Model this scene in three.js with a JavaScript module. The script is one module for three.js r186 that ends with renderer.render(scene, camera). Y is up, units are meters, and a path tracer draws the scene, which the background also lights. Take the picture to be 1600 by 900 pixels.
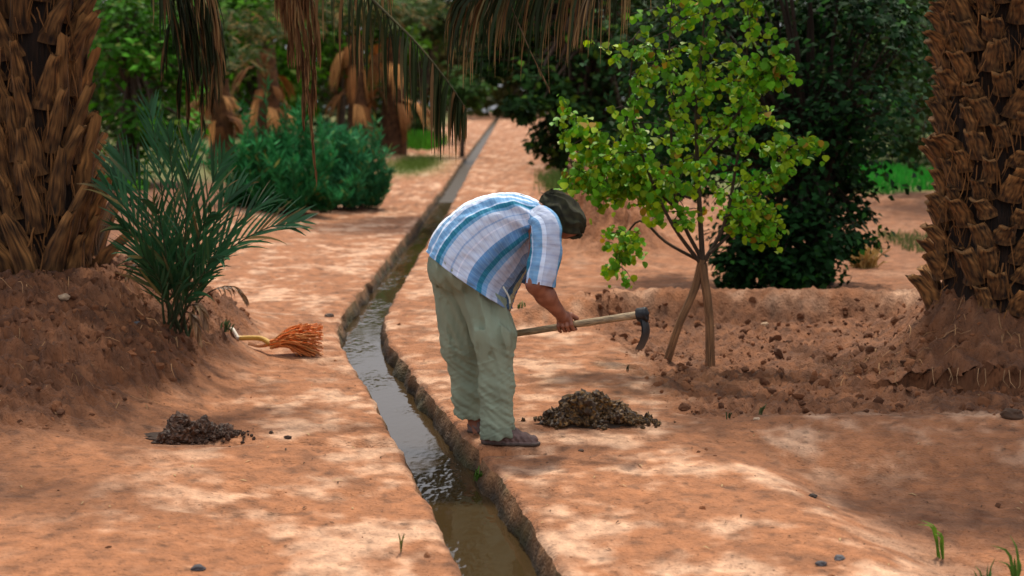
import * as THREE from 'three';
import { mergeGeometries } from 'three/addons/utils/BufferGeometryUtils.js';

// ---------------------------------------------------------------- camera, sky, sun, exposure
const scene = new THREE.Scene();
const CAM_H = 1.8, FPX = 2400, PITCH = Math.atan(300 / FPX);
const camera = new THREE.PerspectiveCamera(THREE.MathUtils.radToDeg(2 * Math.atan(450 / FPX)), 16 / 9, 0.05, 600);
camera.position.set(0, CAM_H, 0);
camera.rotation.x = -PITCH;
camera.focus = 8.2;
camera.userData.fStop = 2.3;
const renderer = new THREE.WebGLRenderer();
renderer.toneMapping = THREE.LinearToneMapping;
renderer.toneMappingExposure = 1.7;
renderer.shadowMap.enabled = true;
{ // a bright, thinly veiled sky: paler low down, brighter overhead
  const W = 256, Hh = 128, d = new Float32Array(W * Hh * 4);
  for (let j = 0; j < Hh; j++) for (let i = 0; i < W; i++) {
    const el = ((j + 0.5) / Hh - 0.5) * Math.PI, up = Math.max(0, Math.sin(el)), o = (j * W + i) * 4;
    const b = el < 0 ? 0.2 : 0.33 + 0.42 * Math.pow(up, 0.8);
    d[o] = b * 0.97; d[o + 1] = b * 0.99; d[o + 2] = b * 1.06; d[o + 3] = 1;
  }
  const t = new THREE.DataTexture(d, W, Hh, THREE.RGBAFormat, THREE.FloatType);
  t.mapping = THREE.EquirectangularReflectionMapping; t.magFilter = THREE.LinearFilter; t.needsUpdate = true;
  scene.background = t; scene.environment = t;
}
const sun = new THREE.DirectionalLight(new THREE.Color(1, 0.91, 0.76), 2.6);
sun.position.set(2.5, 22, -20); sun.target.position.set(0, 0, -9);
sun.castShadow = true; sun.shadow.radius = 9; sun.shadow.mapSize.set(2048, 2048);
Object.assign(sun.shadow.camera, { left: -30, right: 30, top: 30, bottom: -60, near: 1, far: 80 });
scene.add(sun, sun.target);

// ---------------------------------------------------------------- helpers
let seedState = 12345;
const seed = (s) => { seedState = s | 0; };
const rnd = () => { seedState = (seedState + 0x6d2b79f5) | 0; let t = Math.imul(seedState ^ (seedState >>> 15), 1 | seedState); t = (t + Math.imul(t ^ (t >>> 7), 61 | t)) ^ t; return ((t ^ (t >>> 14)) >>> 0) / 4294967296; };
const rr = (a, b) => a + (b - a) * rnd();
const gauss = () => (rnd() + rnd() + rnd() + rnd() - 2) * 0.87;
const clamp = THREE.MathUtils.clamp, lerp = THREE.MathUtils.lerp;
const sst = (a, b, x) => { const t = clamp((x - a) / (b - a), 0, 1); return t * t * (3 - 2 * t); };
const V = (x, y, z) => new THREE.Vector3(x, y, z);
// gradient noise; per > 0 wraps it
const PERM = new Uint8Array(512);
{ seed(77); const p = [...Array(256).keys()]; for (let i = 255; i > 0; i--) { const j = Math.floor(rnd() * (i + 1)); [p[i], p[j]] = [p[j], p[i]]; } for (let i = 0; i < 512; i++) PERM[i] = p[i & 255]; }
const grad = (h, x, y, z) => { const u = h < 8 ? x : y, v = h < 4 ? y : h === 12 || h === 14 ? x : z; return ((h & 1) ? -u : u) + ((h & 2) ? -v : v); };
function noise3(x, y, z = 0, per = 0) {
  const X = Math.floor(x), Y = Math.floor(y), Z = Math.floor(z), fx = x - X, fy = y - Y, fz = z - Z;
  const u = fx * fx * fx * (fx * (fx * 6 - 15) + 10), v = fy * fy * fy * (fy * (fy * 6 - 15) + 10), w = fz * fz * fz * (fz * (fz * 6 - 15) + 10);
  const wr = (i) => (per ? ((i % per) + per) % per : i) & 255;
  const g = (i, j, k) => grad(PERM[PERM[PERM[wr(X + i)] + wr(Y + j)] + ((Z + k) & 255)] & 15, fx - i, fy - j, fz - k);
  const l = (a, b, t) => a + t * (b - a);
  return l(l(l(g(0, 0, 0), g(1, 0, 0), u), l(g(0, 1, 0), g(1, 1, 0), u), v), l(l(g(0, 0, 1), g(1, 0, 1), u), l(g(0, 1, 1), g(1, 1, 1), u), v), w);
}
function fbm(x, y, oct = 4, z = 0) { let s = 0, a = 0.5; for (let i = 0; i < oct; i++) { s += a * noise3(x, y, z + i * 7.3); x = x * 2.03 + 11.7; y = y * 2.03 - 5.1; a *= 0.5; } return s; }
// photograph pixel (1600 x 900) -> point at a distance along -z, or on a level plane
const rayOf = (px, py) => { const dx = (px - 800) / FPX, dy = -(py - 450) / FPX, c = Math.cos(PITCH), s = Math.sin(PITCH); return V(dx, dy * c - s, -dy * s - c); };
const pix = (px, py, zd) => { const r = rayOf(px, py), t = zd / -r.z; return V(r.x * t, CAM_H + r.y * t, -zd); };
const gpt = (px, py, h = 0) => { const r = rayOf(px, py), t = (h - CAM_H) / r.y; return V(r.x * t, h, r.z * t); };
const pxm = (zd) => FPX / zd; // pixels per metre

const counts = {};
const numbered = (n) => { counts[n] = (counts[n] ?? -1) + 1; return counts[n] ? n + '_' + String(counts[n]).padStart(3, '0') : n; };
function tag(o, label, category, group) { o.userData.label = label; o.userData.category = category; if (group) o.userData.group = group; return o; }
function shade(m) { m.castShadow = true; m.receiveShadow = true; return m; }
function thing(name, base, label, category, group) { const g = new THREE.Group(); g.name = numbered(name); g.position.copy(base); scene.add(g); return tag(g, label, category, group); }
// geometry given in world coordinates becomes a part of thing t (parts may hold sub-parts)
function part(t, name, geo, mat, parent = t) { geo.translate(-t.position.x, -t.position.y, -t.position.z); const m = shade(new THREE.Mesh(geo, mat)); m.name = name; parent.add(m); return m; }
function structure(name, geo, mat) { const m = shade(new THREE.Mesh(geo, mat)); m.name = name; m.userData.kind = 'structure'; scene.add(m); return m; }

const tex = (size, fn, srgb = false, sizeY = size) => {
  const d = new Uint8Array(size * sizeY * 4);
  for (let j = 0; j < sizeY; j++) for (let i = 0; i < size; i++) { const c = fn(i / size, j / sizeY), o = (j * size + i) * 4; for (let k = 0; k < 3; k++) d[o + k] = clamp(Math.round(255 * (c.length ? c[k] : c)), 0, 255); d[o + 3] = 255; }
  const t = new THREE.DataTexture(d, size, sizeY); t.wrapS = t.wrapT = THREE.RepeatWrapping; t.magFilter = THREE.LinearFilter; t.minFilter = THREE.LinearMipmapLinearFilter;
  if (srgb) t.colorSpace = THREE.SRGBColorSpace; t.needsUpdate = true; return t;
};
const pfbm = (u, v, f, oct, zz = 0) => { let s = 0, a = 0.5; for (let i = 0; i < oct; i++) { s += a * noise3(u * f, v * f, zz + i * 3.7, f); f *= 2; a *= 0.55; } return s; };

// a soup of triangles with vertex colours
class Soup {
  constructor() { this.p = []; this.n = []; this.c = []; this.u = []; this.i = []; }
  v(p, n, c, u = 0, w = 0) { this.p.push(p.x, p.y, p.z); this.n.push(n.x, n.y, n.z); this.c.push(c[0], c[1], c[2]); this.u.push(u, w); return this.p.length / 3 - 1; }
  t(a, b, c) { this.i.push(a, b, c); }
  // a strip with a width along points: ribbons, leaflets, blades. side = width direction, fold = depth of the crease
  ribbon(pts, widths, side, col, colTip = col, fold = 0) {
    const n = pts.length; let prev;
    for (let k = 0; k < n; k++) {
      const tan = V().subVectors(pts[Math.min(k + 1, n - 1)], pts[Math.max(k - 1, 0)]).normalize();
      const s = side.clone().addScaledVector(tan, -side.dot(tan)).normalize(), nor = V().crossVectors(tan, s).normalize(), t = k / (n - 1);
      const c = [0, 1, 2].map((q) => lerp(col[q], colTip[q], t * t));
      const w = widths[k] / 2, row = [this.v(pts[k].clone().addScaledVector(s, -w).addScaledVector(nor, fold * w), nor, c, 0, t), this.v(pts[k], nor, c, 0.5, t), this.v(pts[k].clone().addScaledVector(s, w).addScaledVector(nor, fold * w), nor, c, 1, t)];
      if (prev) for (let q = 0; q < 2; q++) { this.t(prev[q], prev[q + 1], row[q + 1]); this.t(prev[q], row[q + 1], row[q]); }
      prev = row;
    }
  }
  tube(pts, radii, sides, col, colTip = col, vScale = 1) {
    const n = pts.length; let prev, up = V(0.31, 0.2, 0.93), len = 0;
    for (let k = 0; k < n; k++) {
      const tan = V().subVectors(pts[Math.min(k + 1, n - 1)], pts[Math.max(k - 1, 0)]).normalize();
      const a = V().crossVectors(tan, up).normalize(), b = V().crossVectors(a, tan).normalize(); up = b.clone();
      if (k) len += pts[k].distanceTo(pts[k - 1]);
      const t = k / (n - 1), c = [0, 1, 2].map((q) => lerp(col[q], colTip[q], t)), row = [];
      for (let s = 0; s <= sides; s++) { const an = (s / sides) * Math.PI * 2, d = a.clone().multiplyScalar(Math.cos(an)).addScaledVector(b, Math.sin(an)); row.push(this.v(pts[k].clone().addScaledVector(d, radii[k] ?? radii[radii.length - 1]), d, c, s / sides, len * vScale)); }
      if (prev) for (let s = 0; s < sides; s++) { this.t(prev[s], prev[s + 1], row[s + 1]); this.t(prev[s], row[s + 1], row[s]); }
      prev = row;
    }
  }
  // one leaf: kind 'oval' (rhombus with a crease), 'round' (six-sided, cupped)
  leaf(pos, dir, nor, len, wid, col, kind = 'oval') {
    const side = V().crossVectors(dir, nor).normalize(), n = nor.clone().normalize();
    const at = (l, w, h) => pos.clone().addScaledVector(dir, l * len).addScaledVector(side, w * wid).addScaledVector(n, h * wid);
    if (kind === 'round') {
      const prof = [[0, 0], [0.12, 0.42], [0.45, 0.56], [0.8, 0.36], [1, 0], [0.8, -0.36], [0.45, -0.56], [0.12, -0.42]], c = this.v(at(0.5, 0, -0.1), n, col, 0.5, 0.5);
      const r = prof.map(([l, w]) => this.v(at(l, w, Math.abs(w) * 0.25 - (l > 0.9 ? 0.12 : 0)), V(n.x + side.x * w * 0.5, n.y + side.y * w * 0.5, n.z + side.z * w * 0.5).normalize(), col, 0.5 + w, l));
      for (let k = 0; k < 8; k++) this.t(c, r[k], r[(k + 1) % 8]);
    } else {
      const a = this.v(at(0, 0, 0), n, col, 0.5, 0), m = this.v(at(0.5, 0, -0.04), n, col, 0.5, 0.5), b = this.v(at(1, 0, -0.18), n, col, 0.5, 1);
      const l = this.v(at(0.45, 0.5, 0.14), n, col, 1, 0.5), r = this.v(at(0.45, -0.5, 0.14), n, col, 0, 0.5);
      this.t(a, m, l); this.t(m, b, l); this.t(a, r, m); this.t(m, r, b);
    }
  }
  geo() { // every face is wound the way its normals point
    const P = this.p, N = this.n, I = this.i;
    for (let k = 0; k < I.length; k += 3) {
      const a = I[k] * 3, b = I[k + 1] * 3, c = I[k + 2] * 3, ux = P[b] - P[a], uy = P[b + 1] - P[a + 1], uz = P[b + 2] - P[a + 2], vx = P[c] - P[a], vy = P[c + 1] - P[a + 1], vz = P[c + 2] - P[a + 2];
      if ((uy * vz - uz * vy) * (N[a] + N[b] + N[c]) + (uz * vx - ux * vz) * (N[a + 1] + N[b + 1] + N[c + 1]) + (ux * vy - uy * vx) * (N[a + 2] + N[b + 2] + N[c + 2]) < 0) { I[k + 1] = c / 3; I[k + 2] = b / 3; }
    }
    const g = new THREE.BufferGeometry();
    g.setAttribute('position', new THREE.BufferAttribute(new Float32Array(this.p), 3)); g.setAttribute('normal', new THREE.BufferAttribute(new Float32Array(this.n), 3));
    g.setAttribute('color', new THREE.BufferAttribute(new Float32Array(this.c), 3)); g.setAttribute('uv', new THREE.BufferAttribute(new Float32Array(this.u), 2));
    g.setIndex(new THREE.BufferAttribute(new Uint32Array(this.i), 1)); return g;
  }
}
// surface nets: mesh of f = 0 (f < 0 inside)
function nets(f, lo, hi, cell, uvScale = 1) {
  const d = [0, 1, 2].map((k) => Math.ceil((hi.getComponent(k) - lo.getComponent(k)) / cell) + 1), [nx, ny, nz] = d, val = new Float32Array(nx * ny * nz), q = V();
  for (let k = 0, o = 0; k < nz; k++) for (let j = 0; j < ny; j++) for (let i = 0; i < nx; i++, o++) val[o] = f(q.set(lo.x + i * cell, lo.y + j * cell, lo.z + k * cell));
  const id = new Int32Array(nx * ny * nz).fill(-1), pos = [], ix = [], st = [1, nx, nx * ny];
  for (let k = 0; k < nz - 1; k++) for (let j = 0; j < ny - 1; j++) for (let i = 0; i < nx - 1; i++) {
    const o = i + j * nx + k * nx * ny; let x = 0, y = 0, z = 0, n = 0;
    for (let e = 0; e < 3; e++) for (let a = 0; a < 2; a++) for (let b = 0; b < 2; b++) {
      const e1 = (e + 1) % 3, e2 = (e + 2) % 3, o0 = o + a * st[e1] + b * st[e2], v0 = val[o0], v1 = val[o0 + st[e]];
      if (v0 < 0 === v1 < 0) continue;
      const c = [0, 0, 0]; c[e] = v0 / (v0 - v1); c[e1] = a; c[e2] = b; x += c[0]; y += c[1]; z += c[2]; n++;
    }
    if (n) { id[o] = pos.length / 3; pos.push(lo.x + (i + x / n) * cell, lo.y + (j + y / n) * cell, lo.z + (k + z / n) * cell); }
  }
  for (let k = 1; k < nz - 1; k++) for (let j = 1; j < ny - 1; j++) for (let i = 1; i < nx - 1; i++) {
    const o = i + j * nx + k * nx * ny;
    for (let e = 0; e < 3; e++) {
      const v0 = val[o] < 0, v1 = val[o + st[e]] < 0; if (v0 === v1) continue;
      const s1 = st[(e + 1) % 3], s2 = st[(e + 2) % 3], a = id[o - s1 - s2], b = id[o - s2], c = id[o], dd = id[o - s1];
      v0 ? ix.push(a, b, c, a, c, dd) : ix.push(a, c, b, a, dd, c);
    }
  }
  const g = new THREE.BufferGeometry(); g.setAttribute('position', new THREE.BufferAttribute(new Float32Array(pos), 3)); g.setIndex(ix); g.computeVertexNormals();
  const uv = new Float32Array((pos.length / 3) * 2); for (let i = 0; i < uv.length / 2; i++) { uv[i * 2] = (pos[i * 3] + pos[i * 3 + 2] * 0.7) * uvScale; uv[i * 2 + 1] = pos[i * 3 + 1] * uvScale; }
  g.setAttribute('uv', new THREE.BufferAttribute(uv, 2)); return g;
}
const cone = (p, a, b, ra, rb) => { const bx = b.x - a.x, by = b.y - a.y, bz = b.z - a.z, t = clamp(((p.x - a.x) * bx + (p.y - a.y) * by + (p.z - a.z) * bz) / (bx * bx + by * by + bz * bz), 0, 1); return Math.hypot(p.x - a.x - bx * t, p.y - a.y - by * t, p.z - a.z - bz * t) - (ra + (rb - ra) * t); };
const smin = (a, b, k) => { const h = Math.max(k - Math.abs(a - b), 0) / k; return Math.min(a, b) - h * h * k * 0.25; };
const curve = (pts, n) => new THREE.CatmullRomCurve3(pts, false, 'centripetal').getPoints(n);
function vcol(g, fn) { const p = g.attributes.position, c = new Float32Array(p.count * 3), q = V(); for (let i = 0; i < p.count; i++) c.set(fn(q.fromBufferAttribute(p, i), i), i * 3); g.setAttribute('color', new THREE.BufferAttribute(c, 3)); return g; }
const mix3 = (a, b, t) => [lerp(a[0], b[0], t), lerp(a[1], b[1], t), lerp(a[2], b[2], t)];
const mul3 = (a, s) => [a[0] * s, a[1] * s, a[2] * s];
const std = (o) => new THREE.MeshStandardMaterial({ roughness: 0.9, side: THREE.DoubleSide, ...o });
const leafMat = (o = {}) => new THREE.MeshPhysicalMaterial({ vertexColors: true, roughness: 0.85, transmission: 0.35, thickness: 0, side: THREE.DoubleSide, specularIntensity: 0.15, ...o });
// ---------------------------------------------------------------- ground, canal, water
const interp = (tab, z) => { // tab of [z, x], piecewise smooth
  if (z <= tab[0][0]) { const [a, b] = tab; return a[1] + (b[1] - a[1]) * (z - a[0]) / (b[0] - a[0]); }
  for (let i = 1; i < tab.length; i++) if (z <= tab[i][0]) return lerp(tab[i - 1][1], tab[i][1], (z - tab[i - 1][0]) / (tab[i][0] - tab[i - 1][0]));
  return tab[tab.length - 1][1];
};
const LEFT = [[720, 900], [668, 790], [622, 695], [585, 625], [550, 570], [535, 535], [526, 515], [534, 492], [556, 462], [590, 420], [640, 360], [668, 322], [690, 295], [722, 250]].map(([x, y]) => { const g = gpt(x, y); return [-g.z, g.x]; }).concat([[66, -1.4], [110, -1.4], [160, -1.4]]);
const RIGHT = [[888, 900], [815, 790], [752, 705], [728, 685], [690, 638], [640, 572], [612, 535], [600, 512], [602, 495], [622, 455], [655, 398], [700, 330]].map(([x, y]) => { const g = gpt(x, y); return [-g.z, g.x]; }).concat([[39, -1.04], [70, -1.03], [110, -1.03], [160, -1.03]]);
const edgeN = (z, k) => 0.02 * noise3(z * 2.3, k) + 0.016 * noise3(z * 6, k + 3) + 0.009 * noise3(z * 17, k + 5);
const edgeL = (z) => interp(LEFT, z) + edgeN(z, 1.5), edgeR = (z) => interp(RIGHT, z) + edgeN(z, 9.5);
const PATHR = [[900, 1440], [760, 1255], [690, 1150], [655, 1075], [645, 1060], [600, 1005], [545, 955], [500, 905], [480, 855]].map(([y, x]) => { const g = gpt(x, y); return [-g.z, g.x]; }).concat([[15, 0.35], [20, 0.8], [30, 1.0], [60, 1.1], [160, 1.2]]);
// masks, all in world metres (z positive = distance)
const moundL = (x, z) => sst(-1.65, -2.95, x + 0.25 * noise3(x, z * 1.3, 4)) * sst(6.9, 10.3, z + 0.3 * noise3(x * 1.1, z, 2)) * (1 - sst(11.1, 13.0, z));
const moundR = (x, z) => sst(1.95, 2.95, x - (z - 9.6) * 0.35 + 0.2 * noise3(x * 1.6, z * 1.6, 8)) * (1 - sst(11.6, 13.2, z)) * sst(8.35, 9.2, z + 0.15 * noise3(x * 2, z * 2, 3));
const ledgeZ = (x) => 9.55 + 0.14 * noise3(x * 1.7, 3.3) + 0.07 * noise3(x * 5, 7) - 0.12 * sst(2.6, 3.4, x);
function tilled(x, z) { // the dug basin between the path and the bund
  const xb = interp(PATHR, z) + 0.1 * noise3(x * 3, z * 3, 1);
  return sst(xb - 0.05, xb + 0.25, x) * sst(8.35, 8.75, z + 0.1 * noise3(x * 2, z * 2, 6)) * (1 - sst(12.45, 12.72, z));
}
function hollow(x, z) { const xb = interp(PATHR, z); return sst(xb - 0.2, xb + 0.45, x) * (1 - sst(7.2, 8.1, z)); }
const rough = (x, z) => { const a = Math.abs(noise3(x * 4.1, z * 4.1, 2)), b = Math.abs(noise3(x * 9.7, z * 9.7, 5)); const c = Math.abs(noise3(x * 19, z * 19, 8)); return 0.1 * (0.4 - a) + 0.12 * (0.33 - b) + 0.075 * (0.3 - c) + 0.02 * noise3(x * 43, z * 43, 9); };
function groundH(x, zz) {
  const z = -zz; let h = 0.03 * fbm(x * 0.5, z * 0.5, 3) * sst(0.3, 1.2, Math.hypot(x + 0.1, z - 7.9)) + 0.007 * fbm(x * 5, z * 5, 3) - 0.012 * sst(0.22, 0.42, noise3(x * 4.4, z * 3.6, 31)) + 0.003 * fbm(x * 22, z * 22, 2, 3);
  const mL = moundL(x, z), mR = moundR(x, z), ti = tilled(x, z), ho = hollow(x, z);
  h += mL * (0.6 + 0.1 * noise3(x * 1.3, z * 1.3, 3));
  if (mR > 0) { const up = sst(ledgeZ(x) - 0.03, ledgeZ(x) + 0.03, z); h += mR * (0.02 * sst(8.6, 9.5, z) + up * (0.14 + 0.34 * sst(0, 1.0, z - ledgeZ(x)) + 0.1 * Math.exp(-Math.pow((x - 2.95) / 0.4, 2)) * sst(10, 10.6, z))); }
  h -= 0.06 * ti; h -= 0.15 * ho;
  h += 0.035 * Math.exp(-Math.pow((z - 8.25 - 0.06 * x) / 0.22, 2)) * sst(0.9, 1.6, x); // rim of the path
  const bz = 12.75 - 0.9 * (1 - sst(-0.6, 1.4, x)), bu = z < bz ? Math.exp(-Math.pow((z - bz) / 0.22, 2)) : Math.exp(-Math.pow((z - bz) / 0.5, 2));
  h += (0.165 + 0.03 * noise3(x * 2, 5) + 0.45 * rough(x, z) + 0.02 * noise3(x * 6, z * 6, 3)) * bu * sst(-0.75, 0.7, x) * (1 - sst(3.5, 4.5, x)); // the bund
  // heap of dug earth behind the bund
  { const hp = Math.exp(-Math.pow((x - 1.0) / 0.62, 2) - Math.pow((z - 18.0) / 0.7, 2)); h += hp * (0.72 + 0.3 * noise3(x * 3, z * 2, 4) + 4 * rough(x, z)); }
  h += 0.12 * sst(17, 24, z) * sst(2, 5, x) * (1 + fbm(x, z, 2));
  h += 0.25 * sst(-2.6, -5, x) * sst(13, 22, z);
  // creases on the left bank, and the little side inlet at the man's feet
  h -= 0.05 * Math.exp(-Math.pow((z - 7.86 - 0.04 * noise3(x * 3, 2)) / 0.05, 2)) * sst(-2.8, -2.2, x) * (1 - sst(-0.5, -0.35, x)) * (0.3 + 0.7 * sst(-1.1, -0.7, x));
  h += 0.03 * sst(7.9, 7.5, z) * sst(-0.9, -1.6, x);
  const eR = interp(RIGHT, z); h -= 0.15 * Math.exp(-Math.pow((z - 7.7) / 0.055, 2)) * (1 - sst(0.02, 0.5, x - eR)) * (x > eR - 0.3 ? 1 : 0);
  const rg = Math.max(sst(0.02, 0.3, mL), ti, 0.8 * sst(0.05, 0.4, mR), 0.3 * ho * sst(0.4, 1, ho));
  if (rg > 0.01) h += rg * rough(x, z) * (1 - 0.45 * ho) * (1 - 0.2 * ti);
  return h;
}
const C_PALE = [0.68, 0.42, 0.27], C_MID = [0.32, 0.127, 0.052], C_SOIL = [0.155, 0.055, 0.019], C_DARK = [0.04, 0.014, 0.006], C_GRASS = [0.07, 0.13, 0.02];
function groundC(x, zz) {
  const z = -zz, mL = moundL(x, z), mR = moundR(x, z), ti = tilled(x, z), ho = hollow(x, z);
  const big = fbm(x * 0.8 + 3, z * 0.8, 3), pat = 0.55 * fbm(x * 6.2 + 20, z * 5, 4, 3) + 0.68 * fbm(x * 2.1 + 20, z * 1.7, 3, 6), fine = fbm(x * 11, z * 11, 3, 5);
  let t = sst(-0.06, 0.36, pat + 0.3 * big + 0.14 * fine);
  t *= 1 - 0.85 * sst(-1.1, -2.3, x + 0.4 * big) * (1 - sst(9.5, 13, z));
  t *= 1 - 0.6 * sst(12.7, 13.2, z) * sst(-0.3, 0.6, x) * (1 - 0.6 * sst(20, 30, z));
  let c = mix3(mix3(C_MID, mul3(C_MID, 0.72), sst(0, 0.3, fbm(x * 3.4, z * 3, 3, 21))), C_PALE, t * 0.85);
  c = mul3(c, 1 + 0.45 * fine + 0.2 * noise3(x * 30, z * 30, 2) - 0.35 * sst(0.3, 0.5, noise3(x * 13, z * 11, 17)));
  let s = Math.max(sst(0.02, 0.24, mL + 0.25 * pat), ti * (0.85 + 0.3 * pat), sst(0.02, 0.3, mR) * 0.85, ho * clamp(0.7 + 1.3 * pat - 0.25 * sst(6.9, 5.7, z), 0.1, 1));
  s = Math.max(s, sst(12.4, 12.65, z) * 0 + sst(2, 4, x) * sst(13, 16, z) * 0.5, sst(-3.2, -4.6, x + 0.5 * big) * sst(13, 17, z));
  const sc = mix3(C_SOIL, mix3(C_MID, C_DARK, 0.35), sst(-0.05, 0.3, fbm(x * 8, z * 8, 4, 8)));
  c = mix3(c, mul3(sc, 1 + 0.5 * fine), clamp(s, 0, 1));
  if (mL > 0.02 || ti > 0.1 || mR > 0.02) c = mix3(c, C_DARK, 0.5 * sst(0.12, 0.3, Math.abs(noise3(x * 5.3, z * 5.3, 12))) * Math.max(mL > 0.1 ? 0.8 : 0, ti * 0.7, mR * 0.6));
  c = mix3(c, mix3(C_MID, C_SOIL, 0.45 + 1.5 * fine), 0.9 * Math.exp(-Math.pow((x - 1.0) / 1.0, 4) - Math.pow((z - 18.0) / 1.2, 4)));
  const bz = 12.75 - 0.9 * (1 - sst(-0.6, 1.4, x)); c = mix3(c, C_MID, 0.7 * Math.exp(-Math.pow((z - bz - 0.12) / 0.16, 2)) * sst(0.2, 1, x) * (1 - sst(2.6, 3.4, x)));
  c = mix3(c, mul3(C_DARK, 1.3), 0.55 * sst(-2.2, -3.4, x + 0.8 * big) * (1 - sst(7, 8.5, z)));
  // trodden green on the far ground
  const gr = Math.max(Math.exp(-Math.pow((x + 2.55) / 0.75, 2) - Math.pow((z - 41) / 6, 4)), sst(3.4, 4.2, x) * sst(26, 28, z) * 0.9, sst(-3.5, -4.4, x) * sst(26, 30, z) * 0.7);
  c = mix3(c, C_GRASS, clamp(gr * (0.9 + 0.6 * fine), 0, 0.92));
  const wet = Math.min(Math.abs(x - interp(LEFT, z)), Math.abs(x - interp(RIGHT, z)));
  return mul3(c, 1 - 0.25 * (1 - sst(0.0, 0.03, wet)));
}
{
  const zs = []; for (let z = 4.2; z < 24; z *= 1.0046) zs.push(z); for (let z = 24; z < 170; z *= 1.016) zs.push(z);
  const NC = 235, NO = 34, g = { p: [], c: [], u: [], i: [] };
  for (const side of [-1, 1]) {
    const start = g.p.length / 3, row = NC + NO + 1;
    zs.forEach((z, r) => {
      const e = side < 0 ? edgeL(z) : edgeR(z), out = side * (0.36 * z + 0.9);
      for (let k = 0; k <= NC + NO; k++) {
        let x; if (k <= NC) { const t = k / NC; x = lerp(e, out, t * (0.35 + 0.65 * t) * 0.5 + t * 0.5); } else x = out + side * (Math.pow((k - NC) / NO, 2) * 110);
        let zz = -z, h = groundH(x, zz); const de = Math.abs(x - e);
        h -= 0.016 * Math.pow(Math.max(0, 1 - de / 0.03), 2);
        const mR = side > 0 ? moundR(x, z) : 0; // the lip of the right mound hangs over
        if (mR > 0.1) { const a = z - ledgeZ(x), w = Math.exp(-Math.pow((a - 0.05) / 0.09, 2)) * sst(0.1, 0.5, mR); zz += 0.13 * w * sst(-0.02, 0.06, a); h -= 0.05 * Math.exp(-Math.pow((a + 0.03) / 0.03, 2)) * sst(0.1, 0.5, mR); }
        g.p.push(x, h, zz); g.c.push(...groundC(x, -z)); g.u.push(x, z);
        if (r && k) { const a = start + (r - 1) * row + k - 1, b = a + 1, c = a + row, d = c + 1; side > 0 ? g.i.push(a, b, d, a, d, c) : g.i.push(a, d, b, a, c, d); }
      }
    });
  }
  const mk = (g) => { const q = new THREE.BufferGeometry(); q.setAttribute('position', new THREE.BufferAttribute(new Float32Array(g.p), 3)); q.setAttribute('color', new THREE.BufferAttribute(new Float32Array(g.c), 3)); q.setAttribute('uv', new THREE.BufferAttribute(new Float32Array(g.u), 2)); q.setIndex(new THREE.BufferAttribute(new Uint32Array(g.i), 1)); q.computeVertexNormals(); return q; };
  // grain: 2.5 m tile
  const N = 1024, grain = new Float32Array(N * N); seed(5);
  for (let j = 0; j < N; j++) for (let i = 0; i < N; i++) grain[j * N + i] = 0.55 + 0.5 * pfbm(i / N, j / N, 24, 4, 1) + 0.25 * pfbm(i / N, j / N, 160, 2, 4);
  for (let k = 0; k < 2600; k++) { const cx = rnd() * N, cy = rnd() * N, r = rr(0.8, 2.6) * (rnd() < 0.06 ? 2.2 : 1), s = rnd() < 0.6 ? 0.28 : -0.3; for (let j = -6; j <= 6; j++) for (let i = -6; i <= 6; i++) { const d = Math.hypot(i, j * 1.1); if (d < r) grain[((Math.floor(cy + j) + N) % N) * N + ((Math.floor(cx + i) + N) % N)] += s * (1 - d / r); } }
  const gm = (lo, hi) => { const t = tex(N, (u, v) => lerp(lo, hi, clamp(grain[Math.floor(v * N) * N + Math.floor(u * N)], 0, 1.05))); t.repeat.set(0.4, 0.4); return t; };
  const mat = std({ vertexColors: true, map: gm(0.3, 1.45), bumpMap: gm(0, 1), bumpScale: 0.04, roughness: 0.97, color: 0xffffff, });
  structure('ground', mk(g), mat);
  // the canal's earth walls
  for (const side of [-1, 1]) {
    const w = { p: [], c: [], u: [], i: [] }, K = 7;
    zs.forEach((z, r) => {
      const e = side < 0 ? edgeL(z) : edgeR(z), top = groundH(e, -z) - 0.016;
      for (let k = 0; k <= K; k++) {
        const t = k / K, y = lerp(top, -0.36, t), x = e - side * ((0.045 + 0.06 * noise3(z * 1.3, side * 4)) * t + (0.02 + 0.03 * noise3(z * 2.7, side * 7)) * Math.sin(t * 3) + (k ? 0.024 * noise3(z * 6, y * 14, side * 5) + 0.014 * noise3(z * 17, y * 30, side * 3) : 0));
        const moss = sst(0.0, 0.35, noise3(z * 2.2, y * 6, 3 + side)), wet = sst(-0.02, -0.12, y + 0.03 * noise3(z * 9, 2));
        w.p.push(x, y, -z); w.c.push(...mul3(mix3(mix3([0.3, 0.14, 0.055], [0.06, 0.035, 0.014], wet), [0.05, 0.055, 0.014], 0.55 * moss), 0.8 + 0.5 * noise3(z * 13, y * 30))); w.u.push(z, y);
        if (r && k) { const a = (r - 1) * (K + 1) + k - 1, b = a + 1, c = a + K + 1, d = c + 1; side < 0 ? w.i.push(a, b, d, a, d, c) : w.i.push(a, d, b, a, c, d); }
      }
    });
    structure('canal_bank', mk(w), std({ vertexColors: true, map: mat.map, bumpMap: mat.bumpMap, bumpScale: 0.03, roughness: 0.8 })).name = numbered('canal_bank');
  }
  // water, 14 cm below the banks
  const cut = zs.findIndex((z) => z > 28), riffle = [];
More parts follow.
